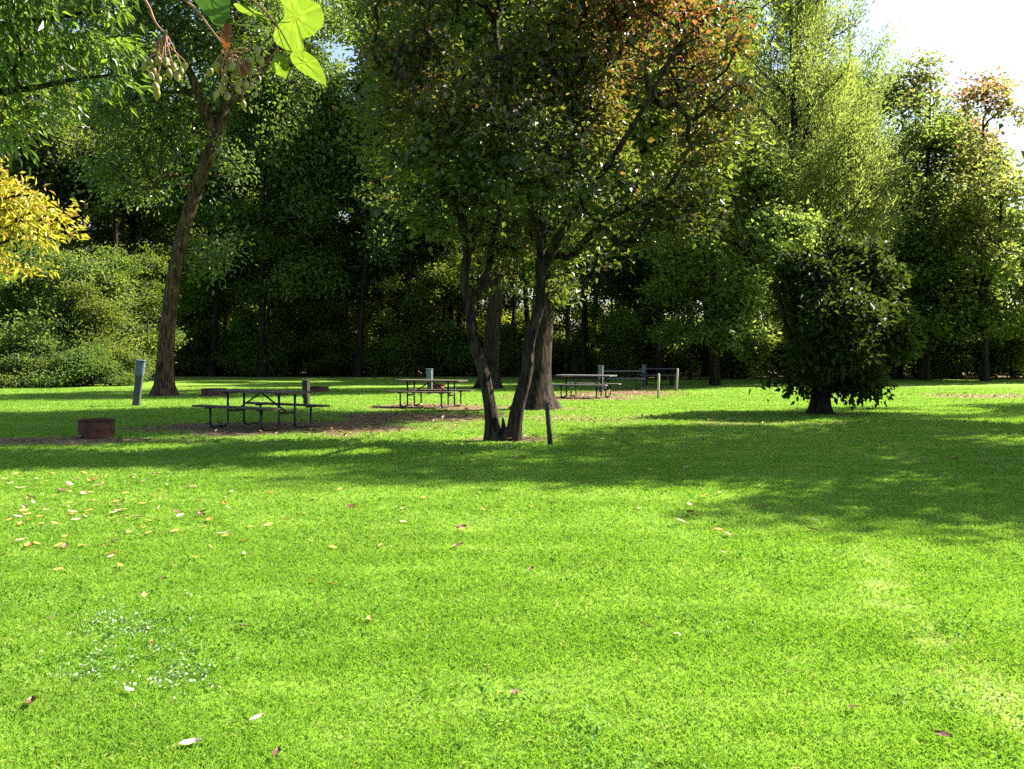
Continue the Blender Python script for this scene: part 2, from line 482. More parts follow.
# ------------------------------------------------------------------ ground
def build_ground():
    xs = np.concatenate([-np.geomspace(28, 420, 22)[::-1], np.arange(-27.8, 28, .2), np.geomspace(28, 420, 22)])
    ys = np.concatenate([np.linspace(-80, 1.5, 12), np.arange(1.7, 62, .2), np.geomspace(62, 600, 24)])
    Xg, Yg = np.meshgrid(xs, ys)
    Z = np.zeros_like(Xg)
    V = np.stack([Xg, Yg, Z], -1).reshape(-1, 3)
    h, w = Xg.shape
    idx = np.arange(h * w).reshape(h, w)
    Q = np.stack([idx[:-1, :-1], idx[:-1, 1:], idx[1:, 1:], idx[1:, :-1]], -1).reshape(-1, 4)
    x, y = V[:, 0], V[:, 1]
    m, nt, out = new_mat('lawn')
    tc = nt.nodes.new('ShaderNodeTexCoord')
    def nz(sc, det, stretch=(1, 1, 1)):
        mp = nt.nodes.new('ShaderNodeMapping'); mp.inputs['Scale'].default_value = stretch
        nt.links.new(tc.outputs['Object'], mp.inputs['Vector'])
        n = nt.nodes.new('ShaderNodeTexNoise'); n.inputs['Scale'].default_value = sc; n.inputs['Detail'].default_value = det
        n.inputs['Roughness'].default_value = .65
        nt.links.new(mp.outputs[0], n.inputs['Vector']); return n.outputs['Fac']
    fine = nz(38, 4); mid = nz(1.4, 4, (1, 1.8, 1)); soiln = nz(9, 6)
    g = ramp(nt, fine, [(.3, (.092, .182, .021)), (.5, (.128, .228, .03)), (.72, (.165, .28, .044))])
    g2 = ramp(nt, mid, [(.3, (.8, .86, .8)), (.7, (1.2, 1.1, 1.0))])
    g = mixc(nt, 1.0, g, g2, 'MULTIPLY')
    s = ramp(nt, soiln, [(.3, (.06, .044, .024)), (.5, (.13, .098, .054)), (.72, (.26, .2, .115))])
    g = mixc(nt, attr(nt, 'worn'), g, (.27, .3, .12))
    bm = nt.nodes.new('ShaderNodeMath'); bm.operation = 'MULTIPLY_ADD'; bm.inputs[1].default_value = .9; bm.inputs[2].default_value = -.45
    nt.links.new(soiln, bm.inputs[0])
    ad = nt.nodes.new('ShaderNodeMath'); ad.operation = 'ADD'; ad.use_clamp = True
    nt.links.new(bm.outputs[0], ad.inputs[0]); 
    bb = nt.nodes.new('ShaderNodeMath'); bb.operation = 'MULTIPLY'; bb.inputs[1].default_value = 1.15
    nt.links.new(attr(nt, 'bare'), bb.inputs[0]); nt.links.new(bb.outputs[0], ad.inputs[1])
    mu = nt.nodes.new('ShaderNodeMath'); mu.operation = 'MULTIPLY'; mu.use_clamp = True
    st = nt.nodes.new('ShaderNodeMapRange'); st.inputs[1].default_value = 0; st.inputs[2].default_value = .25
    nt.links.new(attr(nt, 'bare'), st.inputs[0])
    nt.links.new(ad.outputs[0], mu.inputs[0]); nt.links.new(st.outputs[0], mu.inputs[1])
    c = mixc(nt, mu.outputs[0], g, s)
    p = nt.nodes.new('ShaderNodeBsdfPrincipled'); p.inputs['Roughness'].default_value = .95; p.inputs['Specular IOR Level'].default_value = .1
    nt.links.new(c, p.inputs['Base Color'])
    b = nt.nodes.new('ShaderNodeBump'); b.inputs['Strength'].default_value = .7; b.inputs['Distance'].default_value = .03
    nt.links.new(fine, b.inputs['Height']); nt.links.new(b.outputs[0], p.inputs['Normal'])
    nt.links.new(p.outputs[0], out.inputs['Surface'])
    me = mesh_np('ground', V, Q, smooth=True, attrs={'bare': ('POINT', bare_mask(x, y)), 'worn': ('POINT', np.clip(worn_track(x, y), 0, 1))}, mat=m)
    tag(obj('ground', me), 'flat mown lawn with worn earth patches under the tables', 'ground', kind='structure')

def build_grass():
    rs = np.random.RandomState(3)
    # blades per square metre fall off with distance
    n = 1600000
    d0, d1 = 2.4, 42.0
    u = rs.rand(n); y = d0 * (d1 / d0) ** u
    x = (rs.rand(n) * 2 - 1) * (.56 * y + 3.0)
    # break the even spread into tufts
    tone = lawn_tone(x, y)
    worn = worn_track(x, y)
    bare = bare_mask(x, y)
    keep = (rs.rand(n) > bare * 1.15) & (rs.rand(n) > np.clip(worn, 0, 1) * .7) & (rs.rand(n) < .5 + .7 * tone)
    x, y, tone, worn = x[keep], y[keep], tone[keep], worn[keep]; n = len(x)
    k = (y / 4.0)
    h = (.018 + .014 * tone + .012 * rs.rand(n)) * (1 - .5 * np.clip(worn, 0, 1)) * np.clip(.85 + .12 * k, .8, 1.25)
    w = .0019 * np.clip(k, .8, 9) * (.7 + .6 * rs.rand(n))
    a = rs.rand(n) * 2 * PI; ln = np.abs(rs.normal(size=n)) * .6 + .25
    b = rs.rand(n) * 2 * PI
    V = np.empty((n, 4, 3))
    dx, dy = np.cos(a), np.sin(a)
    sx, sy = np.cos(b) * w * .5, np.sin(b) * w * .5
    V[:, 0] = np.stack([x - sx, y - sy, np.full(n, -.003)], -1)
    V[:, 1] = np.stack([x + sx, y + sy, np.full(n, -.003)], -1)
    V[:, 2] = np.stack([x + sx * .75 + dx * h * ln * .35, y + sy * .75 + dy * h * ln * .35, h * .6], -1)
    tipz = h / np.sqrt(1 + .5 * ln * ln)
    V[:, 3] = np.stack([x + dx * h * ln, y + dy * h * ln, np.maximum(tipz, .012)], -1)
    rnd = np.clip(rs.rand(n) * .34 + .62 * (1 - tone) + .3 * np.clip(worn, 0, 1), 0, 1)
    dry = (rs.rand(n) < .03 + .07 * np.clip(fbm(x * .8, y * 1.1, 77) * 2.2 - .9, 0, 1) + .35 * np.clip(worn, 0, 1)) * (.4 + .5 * rs.rand(n))
    i = np.arange(n) * 4
    T = np.concatenate([np.stack([i, i + 1, i + 2], -1), np.stack([i, i + 2, i + 3], -1)])
    m = leaf_mat('grass_blade', [(.125, .25, .03), (.162, .30, .038), (.215, .36, .062)], tint=(.38, .37, .18), trans=.4, tmul=(1.5, 1.5, .9), vary=0, spec=.25, rough=.55)
    me = mesh_np('grass', V.reshape(-1, 3), None, T, attrs={'rnd': ('FACE', np.concatenate([rnd, rnd])), 'tint': ('FACE', np.concatenate([dry, dry]))}, mat=m)
    tag(obj('grass', me), 'short bright green lawn grass in full sun', 'grass', kind='stuff')

build_ground()
build_grass()

# low pale-leaved weeds in the near left of the lawn, and broad-leaf clover tufts elsewhere
def build_weeds():
    rs = np.random.RandomState(12)
    spots = []
    for (px, py, sx, sy, n) in ((100, 628, 20, 14, 50), (150, 632, 26, 10, 60), (90, 676, 15, 8, 40), (190, 678, 14, 8, 40), (170, 688, 12, 7, 36), (135, 655, 40, 22, 60), (120, 645, 30, 16, 40)):
        for _ in range(int(n * .6)):
            qx, qy = px + rs.normal() * sx, py + rs.normal() * sy
            d = EYE * F / (qy - HOR)
            spots.append(((qx - 512) / F * d, d))
    P = np.array(spots); n = len(P)
    C = np.column_stack([P, np.full(n, .022) + rs.rand(n) * .014])
    V, ci = leaves(C, np.tile([0, 0, .3], (n, 1)), rs, 5, spread=(.016, .006), L=.018, W=.013, droop=.0, jit=.9, upn=2.2, along=.1, fold=.1)
    m = leaf_mat('pale_weed_leaf', [(.12, .2, .08), (.17, .26, .13), (.26, .34, .21)], trans=.2, tmul=(1, 1, .9), vary=0, spec=.7, rough=.35)
    k = len(V)
    me = mesh_np('pale_weeds', V.reshape(-1, 3), np.arange(k * 4).reshape(-1, 4), attrs={'rnd': ('FACE', rs.rand(k)), 'tint': ('FACE', np.zeros(k))}, mat=m)
    tag(obj('pale_weeds', me), 'patch of pale grey-green weeds in the near left lawn', 'weeds', kind='stuff')
    # clover
    n = 2600
    y = 3.2 * (14 / 3.2) ** rs.rand(n); x = (rs.rand(n) * 2 - 1) * (.56 * y + .4)
    k = (fbm(x * 1.1, y * 1.6, 61) > .56)
    P = np.column_stack([x[k], y[k]]); n = len(P)
    C = np.column_stack([P, np.full(n, .045)])
    V, ci = leaves(C, np.tile([0, 0, .3], (n, 1)), rs, 7, spread=(.03, .006), L=.022, W=.02, droop=.0, jit=.9, upn=2.0, along=.1, fold=.1)
    m = leaf_mat('clover_leaf', [(.06, .15, .016), (.085, .2, .022), (.11, .25, .03)], trans=.3, tmul=(1.3, 1.3, .8), vary=0, spec=.15, rough=.6)
    k = len(V)
    me = mesh_np('clover', V.reshape(-1, 3), np.arange(k * 4).reshape(-1, 4), attrs={'rnd': ('FACE', rs.rand(k)), 'tint': ('FACE', np.zeros(k))}, mat=m)
    tag(obj('clover', me), 'darker clover tufts scattered through the near lawn', 'clover', kind='stuff')
build_weeds()

# ------------------------------------------------------------------ the middle tree: forked stems, dark crown turning red at the top right
def build_middle_tree():
    d = 17.6; bx, by = at(505, d)
    def P(px, py, dy=0.0):
        X, Y, Z = at(px, d, py); return (X - bx, dy, max(Z, -.05))
    s1 = stem([P(494, 441, -.05), P(491, 412), P(484, 375, .04), P(473, 340, -.04), P(470, 310), P(464, 280, .05), P(468, 250, .1)], .115, .08, 30, .35, .28)
    s1a = stem([P(468, 250, .1), P(462, 222, -.1), P(446, 190, -.3), P(430, 150, -.5), P(415, 90, -.6)], .1, .035, 16, 0)
    s1b = stem([P(468, 250, .1), P(478, 222, .2), P(488, 180, .4), P(492, 120, .7), P(498, 40, .9)], .095, .035, 16, 0)
    s1c = stem([P(467, 305, .02), P(478, 292, .25), P(487, 268, .6), P(494, 225, .9), P(515, 150, 1.3)], .075, .03, 14, 0)
    s2 = stem([P(513, 441, .05), P(517, 412), P(527, 372, .0), P(530, 340, .08), P(540, 305, .1), P(541, 265, .1), P(543, 215, .05), P(548, 150, .1), P(556, 70, .2)], .12, .04, 34, .4, .28)
    s2a = stem([P(540, 275, .1), P(560, 235, -.2), P(592, 190, -.6), P(625, 140, -.9), P(660, 80, -1.1)], .085, .03, 16, 0)
    s2b = stem([P(541, 250, .1), P(530, 200, -.3), P(518, 140, -.8), P(510, 60, -1.1)], .075, .03, 14, 0)
    s2c = stem([P(546, 180, .1), P(575, 140, .5), P(600, 85, .9), P(620, 20, 1.2)], .06, .025, 14, 0)
    stump = stem([P(505, 441, -.08), P(504.5, 434, -.1), P(503.5, 427, -.1), P(503, 420, -.12), P(502.5, 417, -.12)], .085, .012, 12, .5, .12)
    stems = [s1, s1a, s1b, s1c, s2, s2a, s2b, s2c, stump]
    lob = []
    for (px, py, dy, r, rz) in ((430, 105, -.2, 1.2, 1.3), (415, 190, .2, 1.0, .8), (480, 60, .4, 1.4, 1.4), (470, 150, -.8, 1.1, 1.0), (560, 40, 0, 1.6, 1.5), (560, 130, .8, 1.3, 1.2),
                            (640, 60, -.3, 1.5, 1.4), (700, 100, 0, 1.0, 1.3), (660, 165, .2, 1.1, .9), (600, 200, -.6, 1.1, .7), (690, 190, .5, .8, .7), (540, 170, -1.2, 1.1, .9), (500, -60, .2, 1.7, 1.3), (610, -80, 0, 1.8, 1.4),
                            (700, 10, .3, 1.1, 1.1), (400, 30, .3, .9, 1.3), (735, 60, .1, .7, .9), (520, 240, .3, .9, .5), (430, 235, .5, .6, .5), (560, 255, -.4, .7, .4), (590, 150, 1.6, 1.2, 1.2), (480, 130, 1.6, 1.3, 1.2), (415, 240, .2, .6, .4), (455, 215, -.5, .7, .5), (500, 215, .7, .8, .6), (545, 275, .55, .45, .45), (600, 240, .2, .8, .45), (650, 225, -.3, .8, .45), (700, 215, .3, .6, .4), (575, 225, -.7, .7, .5), (505, 255, .9, .6, .4)):
        X, Y, Z = P(px, py, dy); lob.append((X, dy, Z, r, r, rz))
    def tint(V, rs):
        right = np.clip((V[:, 0] + .2) / 3.4, 0, 1); high = np.clip((V[:, 2] - 4.6) / 3.0, 0, 1)
        n = noise3(V, 1.6, 5)
        t = np.clip(high * (.25 + 1.1 * right) + .3 * n - .12, 0, 1)
        t = t * (rs.rand(len(V)) < .7) * (.5 + .7 * rs.rand(len(V))) + (rs.rand(len(V)) < .02) * .6
        return np.clip(t, 0, 1)
    tr, cr = tree_data('middle_tree', stems, lob, 1250, 23, M['leaf_maple'], M['bark'], 7,
                       dict(spread=(.17, .10), L=.12, W=.085, droop=.3, jit=.5, upn=1.0), shell=.25, gap=-.05, gs=2.1, zmin=2.4, tint=tint, rtip=.0095, seg=.35, rmax=.07)
    t = empty('forked_tree', (bx, by, 0)); obj('trunk', tr, t); obj('crown', cr, t)
    tag(t, 'forked dark-green tree with reddening top and two slender trunks, mid lawn', 'tree')
build_middle_tree()

# ------------------------------------------------------------------ big trunk right behind it
def build_big_trunk():
    d = 27.0; bx, by = at(537, d)
    s = stem([(0, 0, -.1), (.02, 0, .8), (.12, .05, 2.2), (.22, .1, 4.0), (.2, .2, 6.5), (.1, .2, 10), (0, .1, 14)], .35, .12, 26, .8, .5)
    a = stem([(.2, .1, 4.8), (1.3, .4, 6.4), (2.4, .8, 8.6), (3.0, 1.0, 12)], .2, .06, 14, 0)
    b = stem([(.2, .15, 5.6), (-.9, .5, 7.6), (-1.9, .8, 10), (-2.2, 1, 13)], .18, .06, 14, 0)
    lob = [(0, .3, 14, 2.6, 2.6, 2.2), (2.6, .8, 10.5, 2.4, 2.6, 2.4), (-2.3, .6, 10.5, 2.4, 2.6, 2.6), (.4, -1.8, 9.0, 2.4, 1.8, 2.0), (.3, 2.4, 10, 2.4, 2.2, 2.4), (3.8, 0, 7.2, 1.5, 1.7, 1.2), (-3.4, .2, 7.6, 1.6, 1.8, 1.4), (.6, .2, 5.0, 1.4, 1.3, .9),
           (.25, .1, 3.2, .55, .5, .8), (-.6, -2.6, 6.6, 2.2, 1.6, 1.3), (1.6, -2.4, 7.4, 1.8, 1.5, 1.2), (-2.2, -2.0, 8.2, 1.8, 1.4, 1.2), (1.6, -3.0, 11, 2.6, 2.0, 2.0), (-1.0, -3.2, 10, 2.4, 2.0, 1.8), (0.4, -3.0, 13.4, 2.6, 2.2, 2.0), (2.8, -2.6, 14, 2.2, 2, 1.8), (2.2, -2.8, 8.2, 1.8, 1.6, 1.3), (3.6, -2.4, 9.6, 1.9, 1.8, 1.5), (4.6, -2.2, 11.2, 1.6, 1.6, 1.4), (1.0, -4.2, 10.5, 2.0, 1.6, 1.6), (2.6, -4.2, 11.8, 1.8, 1.6, 1.5)]  # forward and right-hand lobes added to throw shade around the nearest table
    tr, cr = tree_data('big_trunk', [s, a, b], lob, 2300, 46, M['leaf_wood2'], M['bark'], 21, dict(spread=(.36, .2), L=.17, W=.10, droop=.35, upn=1.2), zmin=2.0, rtip=.012, gs=.9, gap=.9, rmax=.16)
    t = empty('stout_tree', (bx, by, 0)); obj('trunk', tr, t); obj('crown', cr, t)
    tag(t, 'tall tree with the stoutest flared trunk, just behind the forked tree', 'tree')
build_big_trunk()

# tree with the leaning straight trunk seen between the fork
def build_lean():
    d = 41.0; bx, by = at(489, d)
    s = stem([(0, 0, -.1), (.1, 0, 1.6), (.3, 0, 4), (.5, .1, 6.5), (.7, .2, 10), (1.0, .3, 15)], .36, .12, 24, .6, .4)
    lob = [(.9, .3, 15, 3, 3, 2.6), (2.6, .3, 11.5, 2.4, 2.6, 2.2), (-1.6, .4, 11.5, 2.6, 2.6, 2.2), (.7, 1.8, 10, 2.6, 2.4, 2.2), (.5, -1.8, 10.5, 2.4, 2.0, 2.2), (2.8, -.4, 8, 1.6, 1.6, 1.1), (-1.6, 0, 8, 1.6, 1.6, 1.2)]
    tr, cr = tree_data('lean', [s], lob, 700, 34, M['leaf_wood'], M['bark_dark'], 23, dict(spread=(.45, .28), L=.22, W=.13, droop=.35), zmin=5, rtip=.015, gs=.8, rmax=.18)
    t = empty('tall_tree', (bx, by, 0)); obj('trunk', tr, t); obj('crown', cr, t)
    tag(t, 'tall tree with a straight dark trunk seen through the fork of the middle tree', 'tree')
build_lean()

# ------------------------------------------------------------------ left lawn tree with a long leaning trunk
def build_left_tree():
    d = 34.5; bx, by = at(163, d)
    def P(px, py, dy=0.0):
        X, Y, Z = at(px, d, py); return (X - bx, dy, max(Z, -.1))
    s = stem([P(163, 397), P(165, 360), P(168, 320), P(175, 270), P(185, 225), P(200, 180), P(214, 140), P(226, 105), P(236, 60), P(243, 0), P(250, -90)], .29, .10, 34, .5, .4)
    a = stem([P(214, 140), P(206, 105, -.4), P(190, 60, -.9), P(170, 10, -1.2)], .2, .06, 14, 0)
    b = stem([P(226, 105), P(250, 75, .4), P(275, 30, .9), P(290, -30, 1.2)], .2, .06, 14, 0)
    lob = []
    for (px, py, dy, r, rz) in ((180, 60, 0, 2.2, 1.8), (140, 110, .4, 1.8, 1.4), (120, 30, -.4, 2.0, 2.0), (240, 20, .5, 2.4, 2.2), (215, -60, 0, 3, 2.4), (290, 0, 0, 2.2, 2.0), (120, 165, .6, 1.3, 1.1), (150, 170, .8, 1.3, 1.1), (222, 205, .9, 1.0, 1.2), (215, 245, .3, .9, .8),
                            (250, 160, .3, 1.2, 1.2), (185, 130, 1.4, 1.7, 1.4), (255, 110, .9, 1.4, 1.2), (130, -60, 0, 2.6, 2), (200, 262, .5, .55, .6), (275, 90, 0, 1.4, 1.4), (300, 60, .4, 1.4, 1.2)):
        X, Y, Z = P(px, py, dy); lob.append((X, dy, Z, r, r, rz))
    tr, cr = tree_data('left_tree', [s, a, b], lob, 1050, 40, M['leaf_wood'], M['bark_red'], 31, dict(spread=(.34, .26), L=.17, W=.085, droop=.6, spray=.5), zmin=4.0, rtip=.011, gs=1.0, gap=.4, rmax=.16)
    t = empty('leaning_tree', (bx, by, 0)); obj('trunk', tr, t); obj('crown', cr, t)
    tag(t, 'tall tree with a sunlit reddish-brown leaning trunk on the left lawn', 'tree')
build_left_tree()

# ------------------------------------------------------------------ small round dark tree on the right
def build_round_tree():
    d = 25.0; bx, by = at(822, d)
    s = stem([(0, 0, -.05), (-.02, 0, .35), (.0, 0, .75), (.02, 0, 1.2), (.05, 0, 2.2), (.1, 0, 3.4)], .26, .07, 16, .25, .15)
    def S(px, py, dy):
        X, Y, Z = at(px, d, py); return (X - bx, dy, Z)
    b = [stem([(0, 0, .6), (-.45, -.1, 1.2), (-.9, -.1, 2.1), (-1.1, 0, 3.0)], .13, .03, 10, 0), stem([(0, 0, .7), (.5, .1, 1.2), (1.0, .1, 1.9), (1.3, .1, 2.6)], .13, .03, 10, 0), stem([(0, 0, .9), (.1, -.5, 1.5), (.2, -.9, 2.4)], .1, .03, 10, 0), stem([(0, 0, .9), (-.1, .5, 1.6), (-.2, .9, 2.6)], .1, .03, 10, 0)]
    lob = []
    for (px, py, dy, r, rz) in ((822, 296, 0, 1.15, 1.0), (768, 340, .1, .55, .6), (775, 368, .2, .5, .4), (800, 378, -.4, .45, .25), (855, 378, -.3, .5, .25), (870, 370, .3, .5, .3), (835, 384, .4, .5, .18), (790, 300, .1, .6, .6), (778, 345, .1, .5, .5), (888, 340, .1, .5, .5), (838, 243, .1, .32, .42), (878, 256, .1, .4, .45), (800, 258, .2, .3, .3), (822, 350, -.9, .7, .5), (835, 345, .9, .7, .5), (850, 268, .1, .75, .7), (872, 285, .1, .7, .75), (800, 275, -.1, .6, .5), (780, 325, 0, .75, .65), (868, 325, 0, .85, .7), (810, 350, -.5, .95, .5), (845, 350, .4, 1.0, .55), (776, 362, .1, .42, .4), (890, 358, .1, .5, .5),
                            (880, 385, 0, .32, .28), (792, 383, -.2, .38, .25), (846, 386, -.3, .35, .2), (772, 383, 0, .2, .2), (770, 345, .6, .5, .5), (896, 325, .2, .4, .5), (825, 320, -1.0, .9, .8), (830, 310, 1.0, 1.0, .9), (893, 376, .2, .28, .22)):
        X, Y, Z = S(px, py, dy); lob.append((X, dy, Z, r, r, rz))
    tr, cr = tree_data('round_tree', [s] + b, lob, 800, 34, M['leaf_magnolia'], M['bark_dark'], 41, dict(spread=(.17, .12), L=.16, W=.085, droop=.4, jit=.7, lvar=.55), zmin=.7, rtip=.008, gs=2.2, gap=.3, seg=.3, rmax=.06)
    t = empty('round_tree', (bx, by, 0)); obj('trunk', tr, t); obj('crown', cr, t)
    tag(t, 'small round dark-leaved tree on a short thick trunk, right side of lawn', 'tree')
build_round_tree()

# ------------------------------------------------------------------ tall feathery trees on the right
def build_feathery():
    H = 25.0
    s = stem([(0, 0, -.1), (.05, 0, 3), (-.1, .1, 7), (.05, 0, 12), (.3, 0, 17), (.6, 0, 22), (.7, 0, 25)], .3, .04, 30, .5, .5)
    rs = np.random.RandomState(77)
    br = []
    for k in range(13):
        z = 3.0 + k * 1.0; a = k * 2.4 + rs.rand() * .5; L = (5.8 - .12 * abs(z - 8) ** 1.2) * (.8 + .3 * rs.rand())
        L = max(L * .68, 1.0); rise = L * (.8 + .3 * rs.rand())
        p0 = np.array([0, 0, z]); dv = np.array([math.cos(a), math.sin(a), 0])
        br.append(stem([p0, p0 + dv * L * .35 + [0, 0, rise * .35], p0 + dv * L * .7 + [0, 0, rise * .75], p0 + dv * L + [0, 0, rise * 1.15]], .11, .025, 12, 0))
    lob = [(.3, 0, 21.5, 2.6, 2.4, 3.6), (.3, 0, 17, 3.5, 3.2, 3.4), (0, 0, 12, 4.4, 4.2, 3.6), (2.4, 0, 10, 3.2, 2.8, 3.0), (-2.4, 0, 11, 2.8, 2.6, 3.2), (0, 0, 7, 4.4, 4.0, 2.6), (3.6, -.4, 8, 2.2, 2, 2.6), (-3.4, .3, 7, 1.8, 2, 2.2), (2.2, .3, 15.2, 1.8, 1.8, 2.6)]
    kw = dict(spread=(.10, .10), L=.19, W=.06, droop=-.05, spray=3.2, jit=.4, upn=.5, along=1.2, fold=.2)
    return tree_data('feathery', [s] + br, lob, 1300, 62, M['leaf_feather'], M['bark'], 51, kw, shell=.35, gap=.12, gs=1.25, up=1.3, zmin=3, dirmix=(.5, .9), rtip=.008, seg=.6, rmax=.09)
ftr, fcr = build_feathery()
x, y = at(793, 48); tree('feathery_tree', ftr, fcr, (x, y), .4, 'tallest feathery light-green tree with upswept branches, right of centre', 'tree', None, (1.04, 1.04, .98))
x, y = at(862, 55); tree('feathery_tree', ftr, fcr, (x, y), 2.9, 'feathery light-green tree behind and right of the tallest feathery one', 'tree', None, (1.0, 1.0, .80))
x, y = at(728, 56); tree('feathery_tree', ftr, fcr, (x, y), 4.4, 'feathery tree half hidden behind the reddish crown of the forked tree', 'tree', None, (.8, .8, .95))

# ------------------------------------------------------------------ woodland kinds
def build_wood(seed, H, low, leaf, bark, wide=1.0, ncl=700, nl=38, L=.24):
    rs = np.random.RandomState(seed)
    lean = rs.normal(size=2) * .5
    s = stem([(0, 0, -.1), (lean[0] * .2, lean[1] * .2, H * .2), (lean[0] * .5, lean[1] * .5, H * .45), (lean[0], lean[1], H * .72), (lean[0] * 1.2, lean[1] * 1.2, H * .92)], .17 + .010 * H * rs.rand(), .05, 24, .5, .4)
    br = []
    for k in range(5):
        z = H * (.3 + .1 * k); a = k * 2.4 + rs.rand(); Lb = (3.2 - .3 * k) * wide
        p0 = np.array([lean[0] * z / H, lean[1] * z / H, z]); dv = np.array([math.cos(a), math.sin(a), 0])
        br.append(stem([p0, p0 + dv * Lb * .5 + [0, 0, Lb * .4], p0 + dv * Lb + [0, 0, Lb * 1.0]], .13, .04, 8, 0))
    lob = []
    for k in range(13):
        z = low + (H - low) * ((k + .6) / 13.0); f = math.sin(PI * min(1, max(.12, (z - low * .6) / (H * 1.02 - low * .6)))) ** .6
        a = k * 2.4 + rs.rand(); r = 2.6 * f * wide
        lob.append((math.cos(a) * r * .75, math.sin(a) * r * .75, z, 1.9 * f * wide + .5, 1.9 * f * wide + .5, 1.5 * f + .5))
    return tree_data('wood%d' % seed, [s] + br, lob, ncl, nl, leaf, bark, seed, dict(spread=(.38, .2), L=L, W=L * .58, droop=.3, upn=1.1), shell=.4, gap=-.15, gs=.95, zmin=low * .7, rtip=.014, rmax=.14)

W = [build_wood(101, 19, 2.6, M['leaf_wood2'], M['bark_dark']), build_wood(102, 17, 1.6, M['leaf_wood2'], M['bark'], 1.1), build_wood(103, 21, 4.2, M['leaf_wood'], M['bark_dark'], .95)]

rr = random.Random(5)
G1 = 'trees along the front edge of the wood'
front = [  # px, distance, kind, scale, label
    (-70, 52, 1, 1.0, 'woodland tree outside the left end of the shrub bank'),
    (28, 58, 0, .95, 'dark tree rising behind the left end of the shrub bank'),
    (112, 60, 1, 1.0, 'tree rising behind the shrub bank, left of the reddish leaning trunk'),
    (212, 57, 0, .9, 'dark woodland tree just right of the reddish leaning trunk'),
    (262, 55, 2, .95, 'dark slim-trunked woodland tree directly behind the nearest picnic table'),
    (312, 58, 1, .95, 'woodland tree behind the dark box pedestal'),
    (358, 56, 0, 1.0, 'dark woodland tree midway between the dark box pedestal and the second table'),
    (408, 57, 2, .9, 'woodland tree behind the left end of the second table'),
    (447, 60, 1, .95, 'woodland tree behind the right end of the second table'),
    (585, 58, 0, .9, 'woodland tree behind the tables right of the stout trunk'),
    (660, 54, 2, .88, 'thick dark trunk standing behind the two pale posts'),
    (706, 60, 1, .85, 'woodland tree right of the pale posts, left of the round tree'),
]
for (px, d, k, s, lab) in front:
    x, y = at(px, d + (3.5 if px < 500 else 0))
    tree('woodland_tree', *W[k], (x, y), rr.random() * 6.28, lab, 'tree', G1, (s * 1.1, s * 1.1, s * 1.22))
G2 = 'trees standing deep in the wood'
for row, (d, px0, px1, step, ks, zs) in enumerate(((69, -60, 800, 66, (0, 1, 2), 1.45), (80, -80, 830, 70, (1, 1, 0), 1.35), (94, -90, 790, 62, (1, 1, 2), 1.3), (110, -60, 700, 46, (1,), .85))):
    px = px0 + row * 21
    while px < px1:
        if row in (1, 3) and 545 < px < 760:
            px += step; continue
        x, y = at(px + rr.uniform(-10, 10), d + rr.uniform(-3, 3))
        tree('woodland_tree', *W[rr.choice(ks)], (x, y), rr.random() * 6.28, 'dark woodland tree deep in the shade behind the front row', 'tree', G2, (1.2, 1.2, zs * rr.uniform(.92, 1.1)))
        px += step

# undergrowth and shrubs
def build_shrub(seed, R, H, leaf, ncl, nl, L, spray=.0, stemmy=True, droop=.3):
    rs = np.random.RandomState(seed)
    st = []
    for k in range(7):
        a = k * .9 + rs.rand(); r = R * (.25 + .5 * rs.rand())
        st.append(stem([(math.cos(a) * .15, math.sin(a) * .15, -.05), (math.cos(a) * r * .4, math.sin(a) * r * .4, H * .35), (math.cos(a) * r, math.sin(a) * r, H * .75)], .05, .015, 8, 0))
    lob = []
    for k in range(11):
        a = k * 2.4; r = R * .62 * math.sqrt(rs.rand()); z = H * (.1 + .82 * rs.rand())
        f = 1 - .6 * z / H
        lob.append((math.cos(a) * r * f * 1.25, math.sin(a) * r * f * 1.25, z, R * .42 * f + .15, R * .42 * f + .15, H * (.10 + .12 * rs.rand())))
    return tree_data('shrub%d' % seed, st, lob, ncl, nl, leaf, M['bark_dark'], seed, dict(spread=(.28, .2), L=L, W=L * .5, droop=droop, spray=spray), shell=.3, gap=-.1, gs=1.7, zmin=.4, rtip=.008, rmax=.05)
S = [build_shrub(201, 2.6, 4.8, M['leaf_shrub'], 380, 38, .16, 1.1, droop=.1), build_shrub(202, 2.6, 3.0, M['leaf_shrub'], 340, 44, .15, .9, droop=.15), build_shrub(203, 2.6, 3.4, M['leaf_under'], 300, 34, .2)]
GS = 'shrubs in the bank at the left lawn edge'
for (px, d, k, s, lab) in ((-40, 44, 0, 1.3, 'grey-green shrub at the far left end of the shrub bank'),
                           (25, 47, 0, 1.35, 'tall grey-green shrub near the left end of the shrub bank'),
                           (75, 46, 0, 1.25, 'broad sunlit shrub in the middle of the shrub bank'),
                           (106, 49, 0, 1.3, 'tall pale shrub with a pointed top, left of the leaning tree trunk'),
                           (108, 45.0, 1, .72, 'low bright shrub at the right end of the shrub bank beside the leaning post'),
                           (50, 43, 1, .72, 'low shrub spilling onto the lawn at the foot of the shrub bank'),
                           (84, 43.5, 1, .6, 'small feathery shrub at the foot of the bank, left of the leaning post'),
                           (2, 42.5, 1, .7, 'low shrub at the left edge, foot of the shrub bank')):
    x, y = at(px, d); tree('shrub', *S[k], (x, y), rr.random() * 6.28, lab, 'shrub', GS, s)
